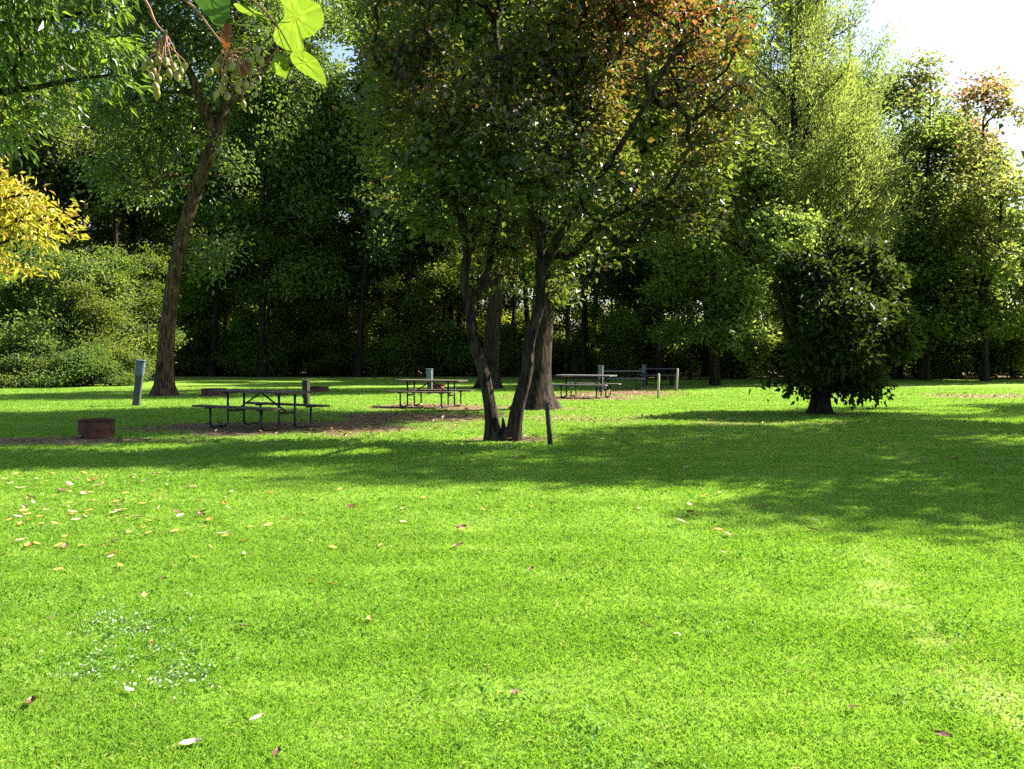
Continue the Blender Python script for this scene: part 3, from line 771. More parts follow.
def build_sapling(seed, H):
    rs = np.random.RandomState(seed)
    s = stem([(0, 0, -.1), (.05, 0, H * .2), (rs.normal() * .2, rs.normal() * .2, H * .5), (rs.normal() * .4, rs.normal() * .4, H * .9)], .075, .015, 18, .3, .2)
    lob = [(rs.normal() * .7, rs.normal() * .7, H * z, 1.0 + .3 * rs.rand(), 1.0 + .3 * rs.rand(), H * .07) for z in (.3, .42, .55, .65, .75, .85, .95)]
    return tree_data('sapling%d' % seed, [s], lob, 230, 26, M['leaf_under'], M['bark_dark'], seed, dict(spread=(.26, .14), L=.17, W=.1, droop=.25, upn=1.2), shell=.3, gap=.2, gs=1.6, zmin=H * .2, rtip=.006, rmax=.03)
P = [build_sapling(401, 8.5), build_sapling(402, 11.0), build_sapling(403, 6.5)]
GP = 'thin saplings along the wood edge'
for (px, lab) in ((238, 'thin sapling right of the reddish leaning trunk'), (285, 'thin sapling behind the right end of the nearest table'), (336, 'thin sapling right of the dark box pedestal'), (383, 'thin sapling left of the second table'),
                  (424, 'thin sapling behind the pale pedestal of the second table'), (462, 'thin sapling just left of the fork of the middle tree'), (512, 'thin sapling seen between the two stems of the forked tree'),
                  (566, 'thin sapling just right of the stout trunk'), (612, 'thin sapling behind the pale blue pedestal'), (632, 'thin sapling behind the second pale-topped table'), (690, 'thin sapling right of the farther pale post'),
                  (722, 'thin sapling midway between the pale posts and the round tree'), (205, 'thin sapling just behind the reddish leaning trunk'), (262, 'thin sapling behind the middle of the nearest table'), (312, 'thin sapling directly behind the dark box pedestal'), (360, 'thin sapling midway from the dark box pedestal to the second table'), (405, 'thin sapling behind the left end of the second table'), (445, 'thin sapling behind the right end of the second table'), (588, 'thin sapling behind the grey picnic table'), (650, 'thin sapling behind the nearer pale post'), (672, 'thin sapling behind the farther pale post'), (748, 'thin sapling at the left side of the round tree')):
    x, y = at(px, rr.uniform(59, 65) if px < 540 else rr.uniform(54, 61)); tree('sapling', *P[rr.randrange(3)], (x, y), rr.random() * 6.28, lab, 'sapling', GP, rr.uniform(.85, 1.2))
GU = 'undergrowth bushes below the wood'
px = 150
while px < 1120:
    d = 64 + rr.uniform(-3.5, 3.5)
    x, y = at(px, d)
    tree('undergrowth_bush', *S[2], (x, y), rr.random() * 6.28, 'leafy undergrowth bush in the shade below the woodland trees', 'bush', GU, (rr.uniform(.8, 1.2), rr.uniform(.8, 1.2), rr.uniform(.5, 1.0)))
    px += rr.uniform(22, 40)
for k in range(18):
    px = rr.uniform(175, 770); x, y = at(px, rr.uniform(60, 64) if px < 520 else rr.uniform(55.5, 61)); q = rr.uniform(.55, 1.25)
    tree('undergrowth_bush', *S[2], (x, y), rr.random() * 6.28, 'leafy undergrowth bush in the shade below the woodland trees', 'bush', GU, (q * .8, q * .8, q * rr.uniform(.7, 1.9)))
for (px, d, k, q, zz, lab) in ((880, 57, 2, .9, 1.0, 'leafy bush closing the base of the right-hand trees, beside the round tree'), (918, 58, 1, 1.0, .9, 'pale bush at the foot of the red-topped trees'), (950, 56.5, 2, .8, .9, 'yellow-green bush between the right-hand trunks'),
                            (985, 58, 2, 1.1, 1.2, 'yellow-green bush behind the right-hand trunks'), (1015, 56, 1, .9, 1.1, 'sunlit bush at the right edge of the lawn'), (1050, 57, 2, 1.0, 1.3, 'bush just beyond the right edge of the lawn')):
    x, y = at(px, d); tree('bush', *S[k], (x, y), rr.random() * 6.28, lab, 'bush', 'bushes under the right-hand trees', (q, q, zz))
for (px, d, k, q, lab) in ((14, 45.5, 0, .75, 'slender light sapling at the left end of the shrub bank'), (58, 47, 1, .7, 'slender light sapling rising from the middle of the shrub bank'), (122, 47.5, 1, .68, 'pointed light sapling at the right end of the shrub bank'),
                        (92, 44.5, 2, .7, 'short light sapling in front of the shrub bank'), (148, 50, 0, .75, 'slender sapling just left of the reddish leaning trunk')):
    x, y = at(px, d); tree('sapling', *P[k], (x, y), rr.random() * 6.28, lab, 'sapling', 'saplings in the shrub bank', q)
px = -60
while px < 1150:
    x, y = at(px, 104 + rr.uniform(-4, 4))
    tree('undergrowth_bush', *S[2], (x, y), rr.random() * 6.28, 'leafy undergrowth bush in the shade below the woodland trees', 'bush', GU, (1.7, 1.5, rr.uniform(1.3, 2.2)))
    px += rr.uniform(34, 44)

# right edge trees: looser crowns with reddish tops
def build_edge(seed, H, ncl=520, nl=32, red=1.0):
    rs = np.random.RandomState(seed)
    s = stem([(0, 0, -.1), (.1, 0, H * .2), (.0, .1, H * .45), (.2, 0, H * .7), (.25, 0, H * .86)], .15, .035, 22, .5, .4)
    s2 = stem([(.08, 0, H * .22), (.8, .3, H * .4), (1.2, .3, H * .54), (1.3, .4, H * .62)], .08, .04, 12, 0)
    s3 = stem([(.08, 0, H * .28), (-.9, -.2, H * .42), (-1.3, -.2, H * .55), (-1.4, -.2, H * .64)], .08, .04, 12, 0)
    lob = [(.2, 0, H * .93, .9, .9, H * .09), (1.5, .3, H * .8, 1.1, 1.1, H * .1), (-1.4, -.2, H * .78, 1.2, 1.2, H * .1), (0, 0, H * .68, 1.8, 1.8, H * .1), (1.9, 0, H * .58, 1.6, 1.6, H * .1), (-2.0, 0, H * .55, 1.5, 1.6, H * .1),
           (.2, 1.2, H * .5, 1.8, 1.5, H * .1), (.8, -1.3, H * .45, 1.8, 1.4, H * .1), (-1.5, .5, H * .36, 1.6, 1.5, H * .08), (2.2, .5, H * .36, 1.5, 1.4, H * .08), (0, 0, H * .28, 1.9, 1.6, H * .07), (-.6, .8, H * .2, 1.5, 1.4, H * .05), (1.2, -.8, H * .2, 1.4, 1.4, H * .05), (-1.0, .3, H * .88, .8, .8, H * .07), (1.0, -.2, H * .68, 1.3, 1.2, H * .09), (-2.4, -.4, H * .45, 1.1, 1.2, H * .07), (2.5, 0, H * .48, 1.0, 1.1, H * .07)]
    def tint(V, rs):
        return np.clip(red * (np.clip((V[:, 2] / H - .55) / .4, 0, 1) * .8 + .45 * noise3(V, 1.1, seed) - .12), 0, 1) * (rs.rand(len(V)) < .75)
    return tree_data('edge%d' % seed, [s, s2, s3], lob, ncl, nl, M['leaf_edge'], M['bark_dark'], seed, dict(spread=(.27, .2), L=.21, W=.12, droop=.3), shell=.4, gap=.02, gs=1.5, zmin=H * .15, tint=tint, rtip=.011, rmax=.1)
E = [build_edge(301, 16.5), build_edge(302, 14.5), build_edge(303, 12.5, red=.25)]
for (px, d, k, s, rz, lab) in ((925, 53, 0, 1.0, .3, 'tall loose tree with a purplish-red top, right of the feathery trees'),
                               (985, 51, 1, 1.02, 1.4, 'loose tree with reddish top leaves nearest the right edge'),
                               (957, 56, 0, .93, 5.0, 'loose tree with a faintly red top between the two taller red-topped ones'),
                               (892, 54, 2, 1.12, 3.9, 'pale green tree stepping down from the feathery trees, left of the purplish-red top'),
                               (900, 58, 2, .95, 2.2, 'green tree standing behind the round dark tree, right side'),
                               (955, 60, 2, 1.0, 4.2, 'yellow-green tree between the two red-topped trees'),
                               (1032, 55, 2, .75, 5.2, 'green tree cut by the right edge of the lawn view'),
                               (1085, 52, 1, .9, .7, 'red-topped tree beyond the right end of the lawn'),
                               (716, 45, 2, .92, 2.6, 'yellow-green tree whose sunlit leaves show at the right side of the forked tree'),
                               (845, 64, 2, 1.15, 3.3, 'green tree in the gap behind the tallest feathery tree')):
    x, y = at(px, d); tree('edge_tree', *E[k], (x, y), rz, lab, 'tree', 'loose trees at the right lawn edge', (s * 1.3, s * 1.3, s * 1.06))

# trees standing to the right of the view: they cast the long shade across the lawn
for (x, y, k, s, rz, lab) in ((16.6, 22.0, 1, (1.0, 1.0, 1.16), 1.0, 'tall tree right of the view shading the middle lawn'), (15.4, 15.4, 1, (.92, .92, .80), 2.0, 'lower tree right of the view shading the nearer lawn'),
                              (24, 31, 0, .9, 3.0, 'tree right of the view shading the far lawn')):
    tree('shade_tree', *W[k], (x, y), rz, lab, 'tree', 'shade trees right of the view', s)

# ------------------------------------------------------------------ walnut and yellow boughs at the left edge
def build_left_boughs():
    d = 10.0
    bx = -7.8
    s = stem([(0, 0, -.1), (.05, 0, 1.5), (.2, 0, 3.0), (.4, 0, 5), (.5, 0, 8)], .24, .06, 20, .5, .3)
    def P(px, py, dd=10.0):
        X, Y, Z = at(px, dd, py); return (X - bx, dd - d, Z)
    b1 = stem([(.2, 0, 3.1), (1.2, 0, 4.0), P(20, 90), P(70, 80), P(112, 75)], .09, .012, 16, 0)
    b2 = stem([(.3, 0, 3.9), (1.4, .2, 4.8), P(40, 20), P(95, 10)], .09, .012, 16, 0)
    b3 = stem([(.4, 0, 5), (-1.2, .5, 6.5), (-2.2, .4, 8)], .09, .03, 8, 0)
    lob = []
    for (px, py, dd, r, rz) in ((15, 25, 10, .8, .45), (60, 15, 9.8, .6, .35), (100, 30, 10.1, .34, .4), (115, 70, 10, .22, .25), (85, 60, 10.2, .3, .3), (40, 75, 10, .45, .35), (15, 110, 9.8, .42, .3), (50, 110, 10, .22, .2), (-20, 60, 10, .7, .6), (40, -40, 10, 1.0, .6), (-60, -60, 10, 1.4, 1.0), (110, -15, 10, .4, .3)):
        X, Y, Z = P(px, py, dd); lob.append((X, Y, Z, r, r, rz))
    lob += [(-1, 0, 7, 1.6, 1.6, 1.2), (.5, 0, 8.2, 1.5, 1.5, 1.0)]
    tr, cr = tree_data('walnut', [s, b1, b2, b3], lob, 620, 30, M['leaf_walnut'], M['bark'], 61, dict(spread=(.10, .08), L=.13, W=.042, droop=.75, spray=.22, jit=.4, upn=.6, along=.7), shell=.25, gap=.6, gs=2.4, zmin=2.8, rtip=.004, seg=.25, rmax=.04, dirmix=(.8, -.1))
    t = empty('walnut_tree', (bx, d, 0)); obj('trunk', tr, t); obj('crown', cr, t)
    tag(t, 'walnut tree whose drooping bright green boughs hang into the upper left corner', 'tree')
    d2 = 12.0; bx2 = -8.6
    s = stem([(0, 0, -.1), (.05, .05, 1.0), (.2, .1, 2.2), (.3, .1, 3.6)], .12, .03, 14, .4, .25)
    def P2(px, py, dd=12.0):
        X, Y, Z = at(px, dd, py); return (X - bx2, dd - d2, Z)
    b = [stem([(.1, .05, 1.5), (1.0, .1, 2.3), P2(10, 240), P2(55, 235)], .05, .008, 12, 0), stem([(.2, .1, 2.2), (1.2, 0, 3.0), P2(20, 195), P2(66, 212)], .05, .008, 12, 0)]
    lob = []
    for (px, py, dd, r, rz) in ((8, 185, 12, .42, .2), (25, 205, 12, .45, .22), (52, 218, 12, .34, .22), (68, 235, 12, .16, .15), (15, 235, 11.8, .5, .22), (45, 248, 12.1, .3, .18), (10, 262, 12, .4, .14), (-25, 215, 12, .7, .5), (-60, 190, 12, .8, .6)):
        X, Y, Z = P2(px, py, dd); lob.append((X, Y, Z, r, r, rz))
    def tint(V, rs): return (rs.rand(len(V)) < .12) * .8
    tr, cr = tree_data('yellow', [s] + b, lob, 200, 26, M['leaf_yellow'], M['bark_dark'], 71, dict(spread=(.11, .06), L=.095, W=.042, droop=.45, spray=.25, jit=.6, upn=.7, along=.6), shell=.15, gap=.3, gs=3.0, zmin=1.4, rtip=.004, seg=.25, rmax=.03, dirmix=(.8, -.1), tint=tint)
    t = empty('yellow_tree', (bx2, d2, 0)); obj('trunk', tr, t); obj('crown', cr, t)
    tag(t, 'small tree with golden yellow autumn leaves at the left edge', 'tree')
build_left_boughs()

# ------------------------------------------------------------------ the overhanging bough with seed pods and big leaves, upper left, close by
def build_pod_tree():
    d = 4.0; bx = -3.4; by = 3.7
    root = empty('pod_bearing_tree', (bx, by, 0))
    tag(root, 'near bough with green seed pods and big backlit leaves, top left', 'tree')
    def P(px, py, dd=4.0):
        X, Y, Z = at(px, dd, py); return np.array((X - bx, dd - by, Z))
    mb = MB()
    st = stem([(0, 0, -.1), (.02, 0, 1.2), (.0, 0, 2.4), (.05, 0, 3.6), (.1, 0, 5.0)], .16, .06, 20, .5, .25)
    V, Q = sweep(*st, 12, .08); mb.add(V, Q)
    mb.build('trunk', M['bark'], root, True)
    mb = MB()
    main = path([(.04, 0, 3.3), P(0, -60), P(110, -45), P(185, 0), P(210, 28), P(228, 52)], 26)
    mb.tube(main, np.interp(np.arange(len(main)) / (len(main) - 1), [0, .4, .5, 1], [.045, .02, .006, .003]), 7)
    mb.tube(path([P(110, -45), P(145, 0), P(155, 22), P(166, 34)], 10), np.linspace(.008, .003, 10), 6)
    side = path([P(185, 0), P(215, -12), P(252, 0), P(276, 24), P(292, 52)], 16)
    mb.tube(side, np.linspace(.006, .0025, len(side)), 6)
    mb.build('branch', surf_mat('twig_bark', (.12, .06, .04), (.26, .14, .1), 30, .8, bump=.3), root, True)
    pod_m = surf_mat('seed_pod', (.13, .12, .03), (.26, .23, .07), 22, .5, bump=.3, bd=.002)
    twig_m = surf_mat('pod_stalk', (.16, .07, .05), (.3, .15, .11), 30, .8)
    rs = np.random.RandomState(9)
    prof = [(.0005, 0), (.005, .002), (.0095, .008), (.012, .016), (.011, .025), (.0075, .032), (.003, .038), (.0008, .044)]
    pm = MB(); pm.lathe(prof, sides=12); pod_me = pm.mesh('seed_pod', pod_m, True)
    clusters = [((166, 34), [(150, 62), (158, 60), (163, 66), (146, 66), (168, 72), (155, 72), (172, 68), (160, 80), (176, 76), (154, 86), (182, 72), (157, 92), (149, 76), (185, 65), (166, 62)]),
                ((228, 52), [(228, 60), (216, 66), (226, 70), (238, 68), (224, 78), (212, 72), (232, 78), (244, 72), (256, 50), (259, 60), (252, 72), (222, 86), (236, 90), (246, 84), (227, 97), (243, 104), (257, 96), (252, 90), (240, 82), (218, 94), (233, 66), (249, 62)])]
    for (a, pods) in clusters:
        cl = None
        mbt = MB(); A = P(*a)
        for k, (px, py) in enumerate(pods):
            dd = 4.0 + rs.normal() * .035
            B = P(px, py - 4, dd); C = (A + B) / 2 + rs.normal(size=3) * .012 + np.array([0, 0, .008])
            mbt.tube(path([A, C, B], 6), np.linspace(.003, .0018, len(path([A, C, B], 6))), 5)
        cl = mbt.build('pod_cluster', twig_m, root, True)
        for k, (px, py) in enumerate(pods):
            pass
        rs2 = np.random.RandomState(19)
        for k, (px, py) in enumerate(pods):
            dd = 4.0 + rs2.normal() * .035
            B = P(px, py - 4, dd)
            o = obj('seed_pod', pod_me, cl, tuple(B), (PI + rs2.normal() * .5, rs2.normal() * .5, rs2.rand() * 6))
            s = .85 + .35 * rs2.rand(); o.scale = (s, s, s)
    # big leaves
    def big_leaf(outline, mat, name='leaf', c=None, bend=.02, dd=4.0, tilt=-.9, tx=-.6):
        o2 = np.array(outline, float); kk = len(o2); outline = []
        for i in range(kk):
            p0, p1, p2, p3 = o2[i - 1], o2[i], o2[(i + 1) % kk], o2[(i + 2) % kk]
            for t in (0, .34, .67):
                outline.append(rs.normal(size=2) * .45 + .5 * (2 * p1 + (p2 - p0) * t + (2 * p0 - 5 * p1 + 4 * p2 - p3) * t * t + (3 * p1 - p0 - 3 * p2 + p3) * t ** 3))
        pts = [P(px, py, dd) for (px, py) in outline]
        c0 = P(*c, dd) if c else np.mean(pts, 0)
        size = max(np.linalg.norm(p - c0) for p in pts)
        rows = []
        n = len(pts); rings = 5
        V = [c0 + np.array([0, -bend, 0])]
        for r in range(1, rings + 1):
            for i, p in enumerate(pts):
                q = c0 + (p - c0) * r / rings
                t = np.linalg.norm(q - c0) / size
                q = q + np.array([0, bend * (t * t * 1.6 - 1) + tilt * (q[2] - c0[2]) + tx * (q[0] - c0[0]) + .004 * math.sin(9 * math.atan2(q[2] - c0[2], q[0] - c0[0])), 0])
                V.append(q)
        T = [(0, 1 + i, 1 + (i + 1) % n) for i in range(n)]
        Qd = [(1 + r * n + i, 1 + (r + 1) * n + i, 1 + (r + 1) * n + (i + 1) % n, 1 + r * n + (i + 1) % n) for r in range(rings - 1) for i in range(n)]
        nf = len(T) + len(Qd)
        me = mesh_np(name, V, Qd, T, True, {'rnd': ('FACE', np.concatenate([np.full(len(T), .9), np.array([[.95 if i % 8 == 0 else (.3 if (i % 8 in (1, 7)) else .5) for i in range(n)] for r in range(rings - 1)]).ravel()]) + rs.normal(size=nf) * .06), 'tint': ('FACE', np.zeros(nf))}, mat)
        return obj(name, me, root)
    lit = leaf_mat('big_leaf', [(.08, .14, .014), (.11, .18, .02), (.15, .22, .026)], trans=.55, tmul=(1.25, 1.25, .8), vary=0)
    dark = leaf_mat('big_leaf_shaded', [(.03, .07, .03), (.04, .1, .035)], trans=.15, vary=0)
    brown = leaf_mat('big_leaf_brown', [(.14, .05, .018), (.22, .075, .025)], trans=.3, tmul=(1.2, 1, .8), vary=0)
    big_leaf([(268, 28), (276, 20), (285, 14), (279, -6), (286, -24), (298, -34), (309, -18), (312, 4), (322, 12), (328, 22), (322, 30), (312, 35), (301, 36), (300, 43), (290, 45), (279, 41), (271, 36)], lit, c=(296, 18))
    big_leaf([(272, 60), (279, 55), (287, 60), (289, 68), (285, 75), (277, 73), (272, 67)], lit)
    big_leaf([(292, 53), (301, 53), (312, 58), (321, 66), (325, 76), (324, 83), (315, 79), (305, 73), (297, 68), (291, 60)], lit, c=(305, 64))
    big_leaf([(195, -14), (208, -26), (222, -24), (231, -8), (230, 6), (224, 18), (214, 22), (204, 12), (196, 2)], dark, c=(212, 0), tilt=-.5, dd=3.95, tx=0)
    big_leaf([(222, 26), (230, 22), (234, 30), (233, 42), (228, 51), (222, 44), (220, 34)], brown, tilt=.2, dd=3.97)
    big_leaf([(243, 58), (250, 62), (252, 70), (247, 76), (241, 74), (239, 66)], brown, tilt=.2, dd=4.02)
    big_leaf([(232, 2), (244, 6), (256, 12), (266, 18), (271, 23), (262, 20), (250, 15), (238, 9)], lit, dd=4.0, bend=.01)
    big_leaf([(228, -30), (246, -34), (262, -22), (266, -8), (254, -6), (240, -10), (230, -18)], lit, dd=4.05, tilt=.4)
    mb = MB()
    mb.tube(path([P(233, 24), P(250, 26), P(268, 28)], 8), .0022, 5)
    mb.tube(path([P(276, 24), P(284, 48), P(291, 54)], 8), .002, 5)
    mb.tube(path([P(234, 24), P(256, 14), P(275, 22), P(290, 22)], 8), .0022, 5)
    mb.build('leaf_stalk', surf_mat('leaf_stalk', (.14, .22, .03), (.2, .28, .05), 20, .6, bump=0), root, True)
build_pod_tree()

# ------------------------------------------------------------------ furniture
M['plank'] = surf_mat('weathered_plank', (.04, .03, .023), (.10, .078, .06), 5, .75, stretch=(.6, 9, 9), bump=.4)
M['plank_pale'] = surf_mat('pale_plank', (.07, .075, .08), (.16, .165, .17), 5, .65, stretch=(.6, 9, 9), bump=.4)
M['pipe'] = surf_mat('painted_pipe', (.010, .012, .011), (.025, .028, .026), 12, .45, .3, bump=.15)
M['rust'] = surf_mat('rusted_steel', (.055, .02, .013), (.14, .056, .036), 9, .85, .2, bump=.5)
M['ash'] = surf_mat('ash', (.05, .045, .04), (.18, .17, .16), 14, .95, bump=.8)
M['greywood'] = surf_mat('grey_post_wood', (.022, .026, .034), (.07, .08, .1), 6, .75, stretch=(8, 8, .7), bump=.4)
M['box_blue'] = surf_mat('blue_grey_box', (.075, .1, .15), (.12, .155, .22), 7, .45, .1, bump=.1)
M['box_dark'] = surf_mat('dark_box', (.008, .009, .009), (.022, .024, .024), 7, .85, .0, bump=.1)
M['blackpost'] = surf_mat('dark_post', (.018, .014, .012), (.05, .04, .034), 7, .7, stretch=(6, 6, .8), bump=.4)
M['palepost'] = surf_mat('pale_post', (.28, .25, .22), (.48, .44, .4), 7, .7, stretch=(6, 6, .8), bump=.3)

def build_table(name, x, y, rz, L, label, wood):
    t = empty(name, (x, y, 0), rz)
    tag(t, label, 'picnic table', 'picnic tables on the lawn')
    mb = MB()
    for k in range(5):
        mb.box((0, -.3 + k * .15, .742), (L, .14, .038))
    for s in (-1, 1):
        mb.box((s * L * .32, 0, .707), (.05, .68, .03))
    mb.build('tabletop', wood, t)
    for s in (-1, 1):
        mb = MB()
        for k in (-.5, .5):
            mb.box((0, s * .68 + k * .135, .445), (L, .125, .038))
        mb.build('seat', wood, t)
    for sx in (-1, 1):
        for sy in (-1, 1):
            X = sx * L * .32
            mb = MB()
            mb.tube([(X, sy * .22, .69), (X, sy * .22, .08), (X, sy * .25, .035), (X, sy * .32, .024), (X, sy * .6, .024), (X, sy * .66, .04), (X, sy * .68, .09), (X, sy * .68, .40)], .024, 8)
            mb.box((X, sy * .68, .412), (.05, .26, .022))
            mb.build('leg', M['pipe'], t, True)
        mb = MB(); mb.tube([(X, -.22, .33), (X, .22, .33)], .02, 8); mb.build('crossbar', M['pipe'], t, True)
    for sx in (-1, 1):
        mb = MB(); mb.tube([(sx * .06, 0, .69), (sx * L * .31, 0, .345)], .018, 8); mb.build('brace', M['pipe'], t, True)
    return t
build_table('picnic_table', *at(261, 20.6), -math.radians(33), 2.35, 'dark weathered picnic table nearest the camera, on bare earth left', M['plank'])
build_table('picnic_table', *at(431, 28.0), -math.radians(20), 1.95, 'brown picnic table on bare earth left of the forked tree', M['plank'])
build_table('picnic_table', *at(586, 33.5), -math.radians(25), 1.95, 'grey picnic table just right of the stout trunk', M['plank_pale'])
build_table('picnic_table', *at(622, 40.5), -math.radians(8), 1.85, 'pale-topped picnic table behind the grey one, left of the pale posts', M['plank_pale'])
build_table('picnic_table', *at(659, 45.5), -math.radians(4), 1.8, 'farthest picnic table, seen between the two pale posts', M['plank_pale'])

def build_ring(px, d, R, H, label, rz=0.0):
    x, y = at(px, d)
    t = empty('fire_ring', (x, y, 0), rz); tag(t, label, 'fire ring', 'rusty fire rings on the lawn')
    mb = MB(); mb.lathe([(R, -.02), (R + .003, H * .5), (R, H - .01), (R - .012, H - .01), (R - .010, H * .5), (R - .012, -.02)], sides=40)
    mb.build('ring_wall', M['rust'], t, True)
    mb = MB(); mb.lathe([(R - .016, H - .008), (R + .022, H - .008), (R + .024, H + .004), (R - .014, H + .004)], sides=40, close=True)
    mb.build('rim', M['rust'], t)
    mb = MB(); mb.lathe([(.001, .09), (R * .5, .075), (R - .014, .04)], sides=24); mb.build('ash_bed', M['ash'], t, True)
    return t
build_ring(96.5, 18.2, .31, .33, 'rusty fire ring at the left edge of the lawn in front of the leaning post')
build_ring(214, 34.5, .42, .26, 'rusty fire ring partly hidden behind the left end of the nearest table')
build_ring(317, 38, .44, .2, 'low rusty fire ring just right of the dark box pedestal')
build_ring(437, 37.5, .3, .3, 'small rusty fire ring behind the second table beside the pale pedestal')

def pedestal(px, d, h, w, boxh, label, leanx=0.0, post=None, box=None, grp='utility pedestals', rz=.15):
    x, y = at(px, d)
    t = empty('utility_pedestal', (x, y, 0), rz)
    t.rotation_euler = (math.radians(1), leanx, rz)
    tag(t, label, 'pedestal', grp)
    mb = MB(); mb.box((0, 0, (h - boxh * .7) / 2 - .05), (w * .86, w * .8, h - boxh * .7 + .1), bev=.008); mb.build('post', post, t)
    b = MB(); b.box((0, -w * .12, h - boxh / 2), (w * 1.02, w * 1.0, boxh), bev=.012); bo = b.build('meter_box', box, t)
    c = MB(); c.box((0, -w * .14, h + .012), (w * 1.16, w * 1.16, .025), bev=.006); c.build('cap', box, t)
    q = MB(); q.box((0, -w * .64, h - boxh * .5), (w * .72, .02, boxh * .72), bev=.004)
    q.tube([(w * .22, -w * .66, h - boxh * .62), (w * .22, -w * .72, h - boxh * .62), (w * .22, -w * .72, h - boxh * .48), (w * .22, -w * .66, h - boxh * .48)], .008, 6)
    q.build('cover', box, t)
    return t
pedestal(136, 28.4, 1.30, .22, .42, 'leaning grey post with a blue-grey box beside the leaning tree', math.radians(6.5), M['greywood'], M['box_blue'])
pedestal(306.5, 29, .7, .17, .5, 'dark box pedestal at the right end of the nearest picnic table', 0, M['box_dark'], M['box_dark'], rz=-.35)
pedestal(430, 36, .9, .19, .45, 'grey pedestal behind the middle of the second picnic table', 0, M['greywood'], M['box_blue'], rz=-.3)
pedestal(601, 38, .98, .17, .5, 'pale blue pedestal behind the grey picnic table', 0, M['greywood'], M['box_blue'], rz=-.3)
pedestal(644, 43, .95, .15, .4, 'small grey pedestal at the left end of the farthest table', 0, M['greywood'], M['box_blue'], rz=-.3)

def post(name, px, d, h, r, mat, label, lean=0.0, cat='post', notch=False):
    x, y = at(px, d)
    t = empty(name, (x, y, 0)); t.rotation_euler = (math.radians(2), lean, .3)
    mb = MB(); mb.tube([(0, 0, -.1), (0, 0, h * .5), (0.004, 0, h - .01), (.004, 0, h)], [r * 1.06, r, r * .96, r * .8], 10)
    mb.build('shaft', mat, t, True)
    c = MB()
    if notch:
        c.box((.012, 0, h - .09), (.03, r * 2.3, .05), bev=.004); c.tube([(-.02, 0, h), (-.024, 0, h + .035)], [r * .5, r * .35], 8)
        c.build('bracket', mat, t)
    else:
        c.lathe([(.001, h + .03), (r * .7, h + .022), (r * 1.12, h + .004), (r * 1.12, h - .012), (r * .9, h - .014)], sides=12); c.build('cap', mat, t, True)
    tag(t, label, cat)
    return t
post('wooden_post', 550.5, 16.6, .72, .042, M['blackpost'], 'dark leaning post standing in front of the stout trunk', -math.radians(6), notch=True)
p1 = post('pale_post', 658, 32.6, .8, .038, M['palepost'], 'nearer of the two slim pale posts right of the tables', math.radians(1))
p2 = post('pale_post', 676.5, 38.5, .86, .042, M['palepost'], 'farther of the two slim pale posts, right of the farthest table', math.radians(2))
for p in (p1, p2): p['group'] = 'pale posts'

